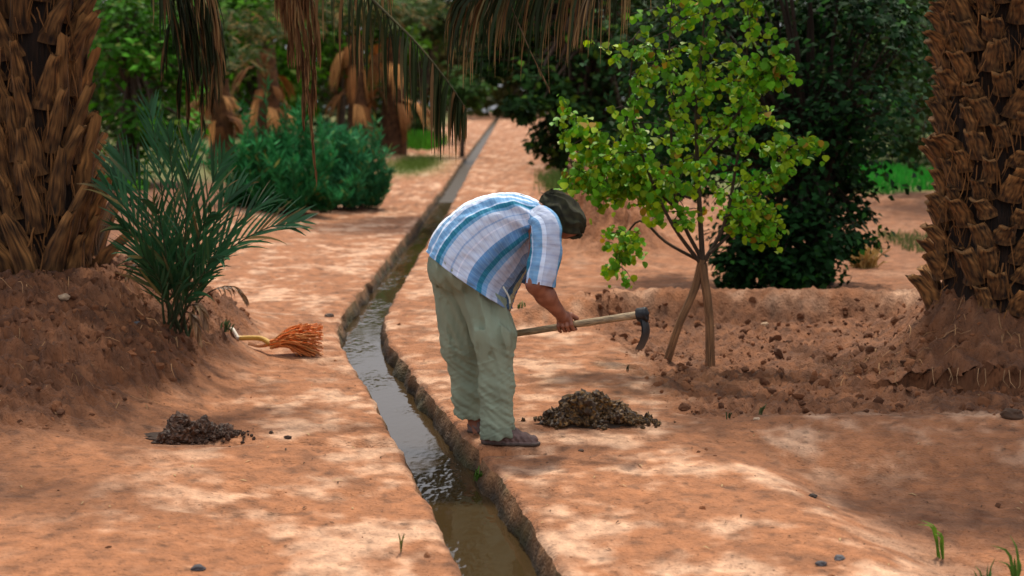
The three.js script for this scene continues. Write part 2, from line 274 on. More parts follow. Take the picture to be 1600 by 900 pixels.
  for (const zz of [zs.slice(0, cut + 1), zs.slice(cut)]) {
  const q = { p: [], c: [], u: [], i: [] }; riffle.push(q);
  zz.forEach((z, r) => {
    const a = edgeL(z) - 0.02, b = edgeR(z) + 0.02;
    for (let k = 0; k <= 10; k++) {
      const x = lerp(a, b, k / 10); q.p.push(x, -0.135, -z); q.c.push(1, 1, 1); q.u.push(x, z);
      if (r && k) { const o = (r - 1) * 11 + k - 1; q.i.push(o, o + 1, o + 12, o, o + 12, o + 11); }
    }
  });
  }
  const rip = tex(1024, (u, v) => 0.5 + (0.12 + 0.9 * sst(-0.05, 0.3, pfbm(u, v, 3, 2, 9))) * (0.55 * pfbm(u, v, 9, 3, 2) + 0.35 * pfbm(u, v, 26, 2, 6)));
  rip.repeat.set(0.9, 0.42);
  const rip2 = rip.clone(); rip2.repeat.set(1.4, 0.8); rip2.needsUpdate = true;
  riffle.forEach((q, k) => { structure('water', mk(q), new THREE.MeshPhysicalMaterial({ color: new THREE.Color(0.043, 0.026, 0.01), roughness: k ? 0.38 : 0.05, ior: 1.333, bumpMap: k ? rip2 : rip, bumpScale: k ? 0.025 : 0.01, side: THREE.DoubleSide })).name = numbered('water'); });
  const bed = mk({ p: [-8, -0.36, -4, 8, -0.36, -4, -8, -0.36, -170, 8, -0.36, -170], c: Array(12).fill(0.06), u: [0, 0, 1, 0, 0, 1, 1, 1], i: [0, 1, 3, 0, 3, 2] });
  structure('canal_bed', bed, std({ vertexColors: true }));
}
// wetted, crumbly soil clods strewn over the dug ground: nobody could count them
{
  seed(900); const base = new THREE.IcosahedronGeometry(1, 1), p = base.attributes.position, q = V();
  for (let i = 0; i < p.count; i++) { q.fromBufferAttribute(p, i); const s = 1 + 0.55 * noise3(q.x * 1.3 + 4, q.y * 1.3, q.z * 1.3); p.setXYZ(i, q.x * s, q.y * s * 0.7, q.z * s); } base.computeVertexNormals();
  const M = [], C = [], m4 = new THREE.Matrix4(), qt = new THREE.Quaternion();
  for (let k = 0; k < 60000 && M.length < 4200; k++) {
    const z = rr(5.4, 13), x = rr(-0.36 * z - 0.3, 0.36 * z + 0.3);
    if (x > interp(LEFT, z) - 0.05 && x < interp(RIGHT, z) + 0.05) continue;
    const d = Math.max(sst(0.05, 0.3, moundL(x, z)), tilled(x, z), sst(0.05, 0.3, moundR(x, z)), 0.012 * hollow(x, z), 0.006);
    if (rnd() > d * (0.35 + 1.3 * sst(-0.1, 0.25, fbm(x * 2, z * 2, 2)))) continue;
    const s = 0.004 + 0.03 * Math.pow(rnd(), 4) * (d > 0.3 ? 1 : 0.5);
    m4.compose(V(x, groundH(x, -z) - s * 0.1, -z), qt.setFromEuler(new THREE.Euler(rr(0, 6), rr(0, 6), rr(0, 6))), V(s * rr(0.7, 1.4), s, s * rr(0.7, 1.4)));
    M.push(m4.clone()); C.push(mul3(mix3(mix3(C_SOIL, C_MID, 0.5), C_DARK, 0.75 * rnd()), rr(0.7, 1.2)));
  }
  const im = shade(new THREE.InstancedMesh(base, std({ roughness: 1 }), M.length)); M.forEach((m, i) => { im.setMatrixAt(i, m); im.setColorAt(i, new THREE.Color().setRGB(...C[i])); });
  im.name = 'soil_clods'; im.userData.kind = 'stuff'; tag(im, 'loose brown soil crumbs strewn over the dug earth and the mounds', 'soil clods'); scene.add(im);
}
// ---------------------------------------------------------------- palms
const fibre = tex(256, (u, v) => 0.55 + 0.6 * noise3(u * 48, v * 5, 1, 0) + 0.35 * noise3(u * 120, v * 9, 3) + 0.2 * noise3(u * 9, v * 9, 5));
const barkMat = std({ vertexColors: true, map: fibre, bumpMap: fibre, bumpScale: 0.012, roughness: 0.95 });
const strandMat = leafMat({ roughness: 0.9, transmission: 0.15, specularIntensity: 0.3 });
const greenMat = leafMat(), woodMat = std({ vertexColors: true, map: fibre, bumpMap: fibre, bumpScale: 0.006 });
const darkLeafMat = leafMat({ transmission: 0.18, roughness: 0.55 });
// an old leaf base: a fibrous wedge that clasps the trunk and stands off at its cut end
function bootGeo(k, len, w0, w1, thick, flare) {
  const s = new Soup(), R = 8, P = 10; seed(4000 + k * 31); const off = rr(0, 50); let prev; const lean = rr(-0.14, 0.14), cut = rr(-0.25, 0.25);
  const hue = rr(0.75, 1.25);
  for (let r = 0; r <= R; r++) {
    const t = r / R, w = lerp(w0, w1, Math.pow(t, 0.7)) * (1 + 0.16 * noise3(t * 3, off)), th = thick * (1.15 - 0.45 * t), row = [];
    const cx = lean * len * t * t + 0.012 * noise3(t * 4, off + 5), cz = flare * (t * t * 0.75 + 0.25 * t) + 0.012;
    for (let p = 0; p < P; p++) {
      const a = (p / P) * Math.PI * 2, ca = Math.cos(a), sa = Math.sin(a), x = cx + ca * w * 0.5, bow = -0.55 * (ca * ca) * w * 0.5;
      const rag = t > 0.9 ? cut * ca * w * 0.6 + 0.03 * noise3(a * 2, off) : 0, z = cz + bow + (sa > 0 ? sa * th * 0.75 : sa * th * 0.25) + 0.01 * noise3(p * 1.7, t * 6, off);
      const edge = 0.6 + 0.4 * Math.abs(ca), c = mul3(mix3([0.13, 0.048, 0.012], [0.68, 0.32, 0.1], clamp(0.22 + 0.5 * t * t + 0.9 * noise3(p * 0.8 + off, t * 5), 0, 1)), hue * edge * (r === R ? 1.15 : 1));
      row.push(s.v(V(x, t * len + rag, z), V(ca, 0, sa), c, p / P * 0.5, t * 0.6));
    }
    if (prev) for (let p = 0; p < P; p++) { const b = (p + 1) % P; s.t(prev[p], prev[b], row[b]); s.t(prev[p], row[b], row[p]); }
    prev = row;
  }
  const m = s.v(V(lean * len, len - 0.012, flare + 0.004), V(0, 1, 0.3), mul3([0.42, 0.21, 0.08], hue), 0.2, 0.6); for (let p = 0; p < P; p++) s.t(prev[p], prev[(p + 1) % P], m);
  const g = s.geo(); g.computeVertexNormals(); return g;
}
// a feather leaf: rachis through pts, leaflets along it; hang 0 = stiff, 1 = falling straight down
function frondGeo(pts, o) {
  const r = curve(pts, 40), s = new Soup(), q = new Soup(), n = o.n ?? 56; let up = o.up ?? V(0, 1, 0);
  q.tube(r, r.map((_, i) => lerp(o.r0 ?? 0.016, 0.002, i / 40)), 5, o.rc ?? [0.16, 0.13, 0.04], o.rc2 ?? o.rc ?? [0.2, 0.15, 0.06]);
  for (let k = 0; k < n; k++) for (const sd of [-1, 1]) {
    const t = lerp(o.from ?? 0.18, 0.995, (k + rr(0, 0.8)) / n), f = t * 40, i = Math.min(39, Math.floor(f)), p = r[i].clone().lerp(r[i + 1], f - i), tan = V().subVectors(r[Math.min(40, i + 1)], r[Math.max(0, i - 1)]).normalize();
    let side = V().crossVectors(tan, up); if (side.lengthSq() < 1e-4) side.set(1, 0, 0); side.normalize(); const nor = V().crossVectors(side, tan).normalize();
    const L = o.len * (0.45 + 0.55 * Math.sin(Math.PI * clamp(t * 0.85 + 0.12, 0, 1))) * (t > 0.85 ? lerp(1, 0.6, (t - 0.85) / 0.15) : 1) * rr(0.78, 1.12);
    const out = tan.clone().multiplyScalar(lerp(0.75, 1.3, t) * (o.sweep ?? 1)).addScaledVector(side, sd * (o.open ?? 0.8)).addScaledVector(nor, (o.vee ?? 0.35) + rr(-0.15, 0.15)).normalize();
    if (rnd() < (o.gaps ?? 0.04)) continue;
    const hang = clamp((o.hang ?? 0.2) + rr(-0.12, 0.12), 0, 1.2), P = []; let d = out.clone(), c = p.clone(); const S = 5;
    for (let a = 0; a <= S; a++) { P.push(c.clone()); d.lerp(V(rr(-0.12, 0.12) * (o.mess ?? 0.3), -1, rr(-0.12, 0.12) * (o.mess ?? 0.3)), hang * (0.35 + 0.12 * a)).normalize(); c.addScaledVector(d, L / S); }
    const w = (o.w ?? 0.024) * rr(0.75, 1.15), dead = rnd() < (o.dead ?? 0.1), col = mul3(dead ? o.dc ?? [0.3, 0.18, 0.07] : o.col, rr(0.65, 1.35)), tip = rnd() < (o.tips ?? 0.3) ? [0.34, 0.2, 0.08] : col;
    s.ribbon(P, [w * 0.5, w, w, w * 0.8, w * 0.5, w * 0.06], V().crossVectors(d, V(rr(-1, 1), rr(-0.2, 0.2), rr(-1, 1)).add(nor)).normalize(), col, tip, 0.3);
  }
  return [s.geo(), q.geo()];
}
function addFrond(t, pts, o, name = 'frond') { const [leaf, stem] = frondGeo(pts, o); const m = part(t, name, leaf, o.mat ?? darkLeafMat); const r = shade(new THREE.Mesh(stem.translate(-t.position.x, -t.position.y, -t.position.z), woodMat)); r.name = 'rachis'; m.add(r); return m; }
function palmTrunk(t, x, z, y0, top, rad, boots, o) {
  const R0 = (y) => rad * (1 + 0.18 * Math.exp(-(y - y0) / 0.35) + (o.wide ?? 0) * (y - y0)), sh = (y) => [x + 0.05 * noise3(y * 0.7, 2, o.k) + (o.lean ?? 0) * (y - y0), z + 0.05 * noise3(y * 0.7, 6, o.k)], s = new Soup(); let prev;
  for (let r = 0; r <= 50; r++) {
    const y = lerp(y0 - 0.25, top, r / 50), [cx, cz] = sh(y), row = [];
    for (let p = 0; p <= 40; p++) { const a = (p / 40) * Math.PI * 2, R = R0(y) * (0.9 + 0.1 * noise3(Math.cos(a) * 4, y * 5, Math.sin(a) * 4)); row.push(s.v(V(cx + Math.cos(a) * R, y, cz + Math.sin(a) * R), V(Math.cos(a), 0, Math.sin(a)), mul3([0.035, 0.013, 0.004], 0.8 + 0.6 * noise3(p, y * 9)), p / 10, y)); }
    if (prev) for (let p = 0; p < 40; p++) { s.t(prev[p], prev[p + 1], row[p + 1]); s.t(prev[p], row[p + 1], row[p]); }
    prev = row;
  }
  const g = s.geo(); g.computeVertexNormals(); part(t, 'trunk', g, barkMat);
  const kinds = []; for (let k = 0; k < 8; k++) { seed(600 + k + o.k * 50); kinds.push(bootGeo(k + o.k * 8, o.len * rr(0.8, 1.25), o.w0 * rr(0.85, 1.2), o.w1 * rr(0.7, 1.35), o.thick, o.flare * rr(0.7, 1.3))); }
  seed(1234 + o.k);
  for (let b = 0; b < boots; b++) {
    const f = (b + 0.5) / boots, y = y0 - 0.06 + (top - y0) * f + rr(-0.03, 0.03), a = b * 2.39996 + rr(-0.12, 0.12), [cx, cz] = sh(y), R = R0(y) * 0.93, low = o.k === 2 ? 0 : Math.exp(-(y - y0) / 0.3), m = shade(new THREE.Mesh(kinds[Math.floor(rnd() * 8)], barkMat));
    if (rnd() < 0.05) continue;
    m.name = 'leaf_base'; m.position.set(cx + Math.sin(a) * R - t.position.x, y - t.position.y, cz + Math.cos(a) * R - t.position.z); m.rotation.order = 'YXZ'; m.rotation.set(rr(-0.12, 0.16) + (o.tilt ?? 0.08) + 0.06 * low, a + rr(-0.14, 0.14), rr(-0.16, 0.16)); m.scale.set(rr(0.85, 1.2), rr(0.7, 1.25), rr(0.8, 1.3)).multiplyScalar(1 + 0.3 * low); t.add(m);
  }
  // loose brown fibre between the leaf bases
  const fb = new Soup();
  for (let k = 0; k < o.fibres; k++) {
    const y = lerp(y0, top, rnd()), a = rnd() * 6.283, [cx, cz] = sh(y), R = R0(y) * rr(0.98, 1.14), L = rr(0.08, 0.32), P = []; let aa = a, yy = y, RR = R; const da = rr(-0.05, 0.05), dy = rnd() < 0.6 ? -L / 4 : L / 4;
    for (let i = 0; i < 5; i++) { P.push(V(cx + Math.sin(aa) * RR, yy, cz + Math.cos(aa) * RR)); aa += da * rr(0.4, 1.3); yy += dy * rr(0.7, 1.2); RR += rr(-0.012, 0.03); }
    const w = rr(0.003, 0.012); fb.ribbon(P, [w, w, w, w * 0.7, w * 0.2], V(Math.cos(a), 0, -Math.sin(a)), mul3([0.24, 0.105, 0.035], rr(0.3, 1.3)));
  }
  part(t, 'fibre', fb.geo(), strandMat).userData.kind = 'stuff';
}
const FR_DARK = { col: [0.022, 0.03, 0.011], dc: [0.19, 0.1, 0.04], rc: [0.1, 0.075, 0.03], tips: 0.5, dead: 0.25 };
const FR_DRY = { col: [0.2, 0.105, 0.05], dc: [0.32, 0.18, 0.08], rc: [0.22, 0.12, 0.05], dead: 0.4, tips: 0.5, mat: strandMat };
{ // the large palm at the left edge
  const x = -3.22, z = -10.5, y0 = 0.5, t = thing('date_palm', V(x, y0, z), 'thick date palm at the left edge with long pointed leaf bases and hanging dry fronds', 'palm tree');
  palmTrunk(t, x, z, y0, 3.5, 0.29, 150, { k: 1, len: 0.4, w0: 0.19, w1: 0.05, thick: 0.05, flare: 0.1, fibres: 1500, tilt: 0.12 });
  const hub = V(x + 0.1, 3.5, z + 0.15); seed(31);
  // fronds that hang into view
  for (const [k, [mx, my, tx, ty, d]] of [[262, -70, 306, 120, 9.9], [280, -90, 330, 150, 9.8], [262, -60, 282, 170, 10.0], [295, -80, 346, 110, 10.05], [248, -40, 258, 90, 9.7], [305, -70, 334, 165, 9.75], [270, -70, 296, 185, 10.1], [285, -80, 318, 190, 9.85]].entries())
    addFrond(t, [hub, pix(180 + k * 6, -230, 10.2), pix(mx, my, d), pix((mx + tx) / 2 + 12, (my + ty) / 2, d), pix(tx, ty, d)], { ...FR_DARK, n: 60, len: 0.42, hang: 0.66, open: 0.3, w: 0.016, mess: 1.2, dead: k > 4 ? 0.45 : 0.12, from: 0.4, tips: k > 4 ? 0.5 : 0.2, dc: [0.13, 0.06, 0.024] });
  // the brown bundle, one dry frond folded shut and two shorter ones
  for (const [px, tx, ty, d, n] of [[452, 493, 272, 9.6, 70], [474, 488, 190, 9.68, 70], [446, 464, 110, 9.64, 70], [462, 478, 120, 9.56, 70], [455, 474, 190, 9.62, 60], [482, 492, 90, 9.58, 60], [438, 452, 80, 9.66, 60]])
    addFrond(t, [hub, pix(300, -330, 10), pix(px - 8, -140, d), pix(px, -20, d), pix((px + tx) / 2 + 6, ty * 0.5, d), pix(tx, ty, d)], { ...FR_DRY, col: [0.13, 0.055, 0.022], dc: [0.26, 0.12, 0.045], n, len: 0.3, hang: 0.95, open: 0.2, w: 0.016, mess: 0.6, from: 0.45, r0: 0.014 });
  // the green frond that arches to the right, its leaflets falling straight
  addFrond(t, [hub, pix(330, -300, 9.9), pix(480, -110, 9.5), pix(575, -8, 9.3), pix(655, 72, 9.2), pix(705, 135, 9.15), pix(730, 172, 9.1)], { ...FR_DARK, col: [0.032, 0.045, 0.016], n: 56, len: 0.6, hang: 1.15, open: 0.3, w: 0.024, mess: 0.2, from: 0.36, dead: 0.12, tips: 0.3, gaps: 0.3, sweep: 0.25, vee: -0.3, rc: [0.16, 0.14, 0.05] });
  addFrond(t, [hub, pix(310, -300, 10.2), pix(430, -170, 10.1), pix(530, -95, 10), pix(600, -50, 10)], { ...FR_DARK, n: 44, len: 0.7, hang: 0.8, open: 0.5, w: 0.02, mess: 0.5, from: 0.4, gaps: 0.3 });
  for (let k = 0; k < 24; k++) { const a = k * 2.4 + 0.4, e = rr(0.25, 1.1), L = rr(2.2, 3), dx = Math.cos(a), dz = Math.sin(a), P = [hub.clone()]; for (let i = 1; i < 6; i++) { const q = i / 5; P.push(hub.clone().add(V(dx * L * q * 0.85, L * (q * e - q * q * 0.42), dz * L * q * 0.85))); } addFrond(t, P, { col: [0.04, 0.065, 0.02], n: 34, len: 0.5, hang: 0.22, w: 0.035, from: 0.15, rc: [0.14, 0.12, 0.04] }); }
}
{ // the large palm at the right edge
  const x = 3.32, z = -10.5, y0 = 0.4, t = thing('date_palm', V(x, y0, z), 'thick date palm at the right edge with short stubby cut leaf bases', 'palm tree');
  palmTrunk(t, x, z, y0, 3.5, 0.36, 285, { k: 2, len: 0.21, w0: 0.15, w1: 0.1, thick: 0.065, flare: 0.085, fibres: 1300, tilt: 0.16, lean: 0.0 });
  const hub = V(x - 0.1, 3.5, z + 0.15); seed(57);
  // its frond reaches left above the frame; the leaflets dangle into view
  addFrond(t, [hub, pix(1320, -330, 10), pix(1120, -230, 9.5), pix(980, -110, 9.1), pix(880, -62, 9), pix(780, -34, 8.9), pix(722, -8, 8.9)], { ...FR_DARK, n: 72, len: 0.9, hang: 0.85, open: 0.45, w: 0.02, mess: 0.6, from: 0.4, gaps: 0.1, dead: 0.15, tips: 0.3, dc: [0.15, 0.075, 0.03] });
  addFrond(t, [hub, pix(1280, -300, 10.2), pix(1100, -180, 9.8), pix(960, -90, 9.5), pix(830, -55, 9.4), pix(745, -20, 9.4)], { ...FR_DARK, n: 74, len: 0.8, hang: 0.8, open: 0.5, w: 0.018, mess: 0.9, from: 0.5, gaps: 0.1, dead: 0.25, tips: 0.35, dc: [0.15, 0.075, 0.03] });
  addFrond(t, [hub, pix(1250, -260, 10), pix(1080, -190, 9.3), pix(960, -80, 9), pix(925, -15, 8.95), pix(905, 40, 8.95)], { ...FR_DRY, col: [0.1, 0.07, 0.04], n: 40, len: 0.42, hang: 0.55, open: 0.4, w: 0.014, mess: 0.8, from: 0.5 });
  addFrond(t, [hub, pix(1100, -220, 9.6), pix(900, -140, 9.0), pix(798, -20, 8.9), pix(820, 60, 8.85), pix(858, 138, 8.85)], { ...FR_DRY, n: 6, len: 0.16, hang: 0.6, open: 0.3, w: 0.012, from: 0.86, r0: 0.011, rc: [0.34, 0.2, 0.09] });
  for (let k = 0; k < 24; k++) { const a = k * 2.4 + 1.1, e = rr(0.25, 1.1), L = rr(2.2, 3), dx = Math.cos(a), dz = Math.sin(a), P = [hub.clone()]; for (let i = 1; i < 6; i++) { const q = i / 5; P.push(hub.clone().add(V(dx * L * q * 0.85, L * (q * e - q * q * 0.4), dz * L * q * 0.85))); } addFrond(t, P, { col: [0.04, 0.065, 0.02], n: 34, len: 0.5, hang: 0.22, w: 0.035, from: 0.15, rc: [0.14, 0.12, 0.04] }); }
}
{ // the young palm on the mound
  const b = pix(278, 500, 10.05), t = thing('young_palm', V(b.x, groundH(b.x, b.z), b.z), 'young stemless palm with dark green fronds rising from the left mound', 'palm'); b.y = t.position.y - 0.04;
  seed(71); const o = { col: [0.03, 0.125, 0.045], dc: [0.2, 0.16, 0.05], n: 30, len: 0.36, hang: 0.07, open: 0.5, vee: 0.25, w: 0.021, from: 0.24, dead: 0.04, tips: 0.06, rc: [0.1, 0.15, 0.05], r0: 0.01, sweep: 1.2, mat: leafMat({ roughness: 0.5, transmission: 0.25, specularIntensity: 0.7 }) };
  for (const [mx, my, tx, ty, dz, nn] of [[250, 390, 182, 232, 0.1, 24], [236, 400, 160, 285, 0.25, 22], [262, 370, 232, 160, -0.1, 26], [276, 370, 262, 200, 0.3, 24], [290, 360, 300, 215, -0.2, 24], [306, 380, 352, 240, 0.1, 24], [318, 390, 378, 290, -0.15, 24], [340, 405, 476, 345, 0.25, 30], [322, 420, 420, 310, -0.2, 22], [240, 430, 186, 350, 0.45, 20], [300, 420, 330, 330, 0.45, 20], [262, 420, 240, 310, 0.5, 20], [250, 440, 205, 400, 0.5, 16], [310, 440, 352, 400, 0.5, 16], [286, 420, 296, 280, 0.6, 20], [235, 410, 170, 250, -0.25, 22]]) {
    const j = V(rr(-0.09, 0.09), 0, rr(-0.07, 0.07)), B = b.clone().add(j), m = pix(mx, my, 10.05 - dz * 0.5), e = pix(tx, ty, 10.05 - dz);
    addFrond(t, [B, B.clone().lerp(m, 0.5).add(V(0, 0.02, 0)), m, m.clone().lerp(e, 0.55).add(V(0, 0.06, 0)), e], { ...o, n: Math.round(nn * 0.75), up: V(rr(-0.4, 0.4), 0.5, 1) });
  }
  for (const [tx, ty] of [[322, 512], [312, 535], [385, 470], [200, 430]]) { const e = pix(tx, ty, 9.85); e.y = Math.max(e.y, groundH(e.x, e.z) + 0.01); addFrond(t, [b, b.clone().lerp(e, 0.4).add(V(0, 0.18, 0)), b.clone().lerp(e, 0.8).add(V(0, 0.14, 0)), e], { ...o, ...FR_DRY, mat: o.mat, n: 10, len: 0.14, r0: 0.007, from: 0.4, hang: 0.5 }, 'dry_frond'); }
}
// far palms whose dead fronds hang as a skirt round the trunk
function skirtPalm(px, py, d, hPx, wPx, label, k) {
  const b = gpt(px, py); const zd = -b.z, s = 1 / pxm(zd), h = hPx * s, w = wPx * s; b.y = groundH(b.x, b.z);
  const t = thing('skirted_palm', b, label, 'palm tree'); seed(800 + k);
  const q = new Soup(); q.tube([V(b.x, b.y - 0.2, b.z), V(b.x + w * 0.06, b.y + h * 0.5, b.z), V(b.x, b.y + h, b.z)], [w * 0.27, w * 0.2, w * 0.18], 14, [0.15, 0.06, 0.025], [0.2, 0.085, 0.03]); part(t, 'trunk', q.geo(), barkMat);
  for (let f = 0; f < 20; f++) {
    const a = f * 2.4 + k, y1 = b.y + h * rr(0.4, 1), r = w * rr(0.3, 0.85), L = h * rr(0.12, 0.4), col = mul3(f % 3 ? [0.28, 0.11, 0.035] : [0.65, 0.3, 0.1], rr(0.4, 1.2)), S = new Soup();
    for (let j = 0; j < 20; j++) { const aa = a + gauss() * 0.2, r1 = w * 0.2, dx = Math.cos(aa), dz = Math.sin(aa), e = rr(0.75, 1.1), ww = rr(0.25, 0.8) * w * 0.05; S.ribbon([V(b.x + dx * r1, y1, b.z + dz * r1), V(b.x + dx * (r1 + r) * 0.5, y1 - L * 0.12, b.z + dz * (r1 + r) * 0.5), V(b.x + dx * r * 0.85, y1 - L * 0.55 * e, b.z + dz * r * 0.85), V(b.x + dx * r * 0.98, y1 - L * e * rr(0.8, 1.15), b.z + dz * r * 0.98)], [ww * 0.5, ww, ww, ww * 0.2], V(-dz, 0, dx), mul3(col, rr(0.3, 1.7)), mul3(col, rr(0.5, 1.4)), 0.2); }
    part(t, 'dead_frond', S.geo(), strandMat);
  }
  for (let f = 0; f < 16; f++) { const a = f * 2.4 + k * 1.7, L = h * rr(0.7, 1.0), hub = V(b.x, b.y + h, b.z), P = [hub]; for (let i = 1; i < 5; i++) { const u = i / 4; P.push(hub.clone().add(V(Math.cos(a) * L * u * 0.8, L * (u * rr(0.5, 1) - u * u * 0.45), Math.sin(a) * L * u * 0.8))); } addFrond(t, P, { col: [0.04, 0.075, 0.02], n: 22, len: L * 0.22, hang: 0.3, w: L * 0.022, from: 0.15, mat: greenMat }); }
}
skirtPalm(345, 272, 38, 130, 84, 'far stocky palm with an orange skirt of dead fronds, seen behind the young palm', 1);
skirtPalm(418, 258, 40, 165, 84, 'far palm in deep shade with dark trunk between the leafy trees and the oleander', 2);
skirtPalm(556, 246, 45, 175, 66, 'far palm with long tan dead fronds hanging left of the arching green frond', 3);
skirtPalm(612, 244, 47, 178, 92, 'far broad palm with dead brown fronds standing nearest to the left bank of the canal', 4);
skirtPalm(702, 178, 100, 110, 40, 'distant pale palm with a tan skirt above the far end of the canal', 5);

// unseen palms added outside the frame so their crowns shade the foreground corners
for (const [x, z, h, label] of [[-4.3, -9.4, 4.9, 'unseen date palm added outside the left edge to shade the left foreground'], [4.35, -9.3, 4.9, 'unseen date palm added outside the right edge to shade the right foreground']]) {
  const t = thing('date_palm', V(x, 0, z), label, 'palm tree'), q = new Soup(); seed(Math.round(x * 10)); q.tube([V(x, -0.2, z), V(x, h * 0.5, z), V(x, h, z)], [0.36, 0.3, 0.28], 12, [0.12, 0.05, 0.02]); part(t, 'trunk', q.geo(), barkMat);
  for (let k = 0; k < 30; k++) { const a = k * 2.4, e = rr(0.2, 1.1), L = rr(2.3, 3), P = []; for (let i = 0; i < 6; i++) { const u = i / 5; P.push(V(x + Math.cos(a) * L * u * 0.85, h + L * (u * e - u * u * 0.4), z + Math.sin(a) * L * u * 0.85)); } addFrond(t, P, { col: [0.04, 0.065, 0.02], n: 30, len: 0.5, hang: 0.22, w: 0.04, from: 0.15 }); }
}
// ---------------------------------------------------------------- trees and shrubs
// clumps: [pixel x, pixel y, distance, half width px, half height px, half depth m]
function leafTree(name, label, cat, base, trunkPts, trunkR, clumps, o, group) {
  const t = thing(name, base, label, cat, group), s = new Soup(), w = new Soup(); seed(o.seed);
  const tp = curve(trunkPts, 14); w.tube(tp, tp.map((_, i) => lerp(trunkR, trunkR * 0.45, i / 14)), 9, o.bark ?? [0.1, 0.06, 0.035]);
  for (const [px, py, d, rx, ry, rz, dens = 1] of clumps) {
    const k = 1 / pxm(d), C = pix(px, py, d), R = V(rx * k, ry * k, rz), subs = Math.round((o.subs ?? 14) * dens);
    for (let j = 0; j < subs; j++) {
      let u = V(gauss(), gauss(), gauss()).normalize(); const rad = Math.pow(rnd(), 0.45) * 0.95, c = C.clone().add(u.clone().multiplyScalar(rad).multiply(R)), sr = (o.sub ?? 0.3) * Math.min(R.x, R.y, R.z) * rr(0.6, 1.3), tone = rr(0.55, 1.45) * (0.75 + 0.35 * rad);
      if (j % 2 === 0) { const from = tp[Math.floor(rr(7, 14))], mid = from.clone().lerp(c, 0.5).add(V(gauss() * 0.1, 0.12 * R.y, gauss() * 0.1)); w.tube(curve([from, mid, c], 5), [trunkR * 0.3, trunkR * 0.24, trunkR * 0.18, trunkR * 0.13, trunkR * 0.08, 0.003], 4, o.bark ?? [0.1, 0.06, 0.035]); }
      const n = Math.round((o.leaves ?? 40) * rr(0.7, 1.3));
      for (let q = 0; q < n; q++) {
        const g = V(gauss(), gauss() * 0.75, gauss()), p = c.clone().addScaledVector(g, sr * 1.5), out = p.clone().sub(C).divide(R).normalize();
        const nor = out.multiplyScalar(0.5).add(V(gauss() * 0.6, 0.65 + gauss() * 0.5, gauss() * 0.6)).normalize(), dir = V(gauss(), gauss() - 0.35, gauss()).cross(nor).normalize();
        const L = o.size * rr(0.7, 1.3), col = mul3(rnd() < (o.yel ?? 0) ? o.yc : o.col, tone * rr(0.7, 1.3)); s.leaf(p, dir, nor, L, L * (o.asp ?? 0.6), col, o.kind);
      }
    }
  }
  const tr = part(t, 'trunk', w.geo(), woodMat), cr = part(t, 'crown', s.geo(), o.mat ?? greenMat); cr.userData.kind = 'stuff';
  return t;
}
const at = (px, py, d) => pix(px, py, d), foot = (px, d) => { const p = pix(px, 300, d); p.y = groundH(p.x, p.z); return p; };
const glossy = leafMat({ transmission: 0.25, roughness: 0.7, specularIntensity: 0.15 });
{ // dark broad tree behind the bund
  const b = foot(1285, 14.6);
  leafTree('fig_tree', 'dense very dark green broadleaf tree behind the low bund, left of the right palm', 'tree', b, [b.clone().add(V(0, -0.1, 0)), at(1285, 400, 14.6), at(1270, 300, 14.7), at(1260, 180, 14.8)], 0.13,
    [[1290, 30, 14.8, 170, 120, 1.1, 2.3], [1330, 180, 14.7, 110, 120, 0.9, 1.7], [1230, 250, 14.6, 110, 120, 0.8, 1.5], [1185, 380, 14.3, 66, 72, 0.5, 1.2], [1270, 380, 14.3, 75, 72, 0.5, 1.3], [1150, 420, 14.1, 36, 34, 0.3, 0.6], [1235, 425, 14.1, 50, 32, 0.35, 0.8], [1340, 330, 14.7, 45, 90, 0.4, 0.6], [1080, 60, 15.2, 160, 150, 1, 2.2], [1060, 240, 15.4, 80, 80, 0.8, 0.9], [1160, -90, 15, 240, 120, 1.5, 1.6]],
    { seed: 11, subs: 26, leaves: 46, size: 0.085, asp: 0.62, sub: 0.3, col: [0.009, 0.042, 0.009], yel: 0.12, yc: [0.03, 0.12, 0.014], mat: glossy, bark: [0.05, 0.032, 0.02] });
}
{ // tree with the low dark boughs over the path
  const b = foot(930, 24);
  leafTree('dark_tree', 'dark green tree right of the far path, its boughs hanging over the path', 'tree', b, [b.clone().add(V(0, -0.1, 0)), at(935, 180, 24), at(930, 60, 24), at(925, -40, 24)], 0.15,
    [[940, 50, 24, 120, 110, 1.4, 2], [900, 170, 23.5, 60, 75, 0.9, 1.1], [960, 200, 23.5, 90, 70, 0.9, 1.2], [850, 130, 23, 60, 40, 0.6, 0.8], [810, 165, 22.5, 45, 26, 0.5, 0.5], [872, 225, 23.5, 36, 45, 0.6, 0.6], [820, 30, 24, 90, 60, 1.2, 1], [930, -90, 24, 200, 80, 1.8, 1.4], [720, -90, 24.5, 110, 60, 1.2, 2], [752, 0, 24.5, 60, 52, 0.9, 1.5], [775, 85, 24, 42, 45, 0.7, 0.9], [760, -190, 24.5, 150, 70, 1.3, 2.0], [740, -290, 24.5, 150, 70, 1.3, 1.8], [720, -380, 25, 150, 70, 1.2, 1.5], [800, -450, 25, 150, 80, 1.2, 1], [700, -560, 25, 130, 70, 1.2, 0.8]],  // high clumps over the canal, mostly out of view, are added to darken its reflection
    { seed: 12, subs: 24, leaves: 40, size: 0.14, asp: 0.6, sub: 0.3, col: [0.016, 0.05, 0.009], yel: 0.12, yc: [0.07, 0.14, 0.012], mat: glossy });
}
{
  const b = foot(722, 46);
  leafTree('small_tree', 'small fresh green tree at the far end of the canal, left of the dark boughs', 'tree', b, [b, at(724, 190, 46), at(727, 150, 46)], 0.08, [[728, 140, 46, 34, 40, 0.8, 1.6]],
    { seed: 13, subs: 14, leaves: 30, size: 0.2, asp: 0.7, sub: 0.4, col: [0.045, 0.11, 0.02] });
}
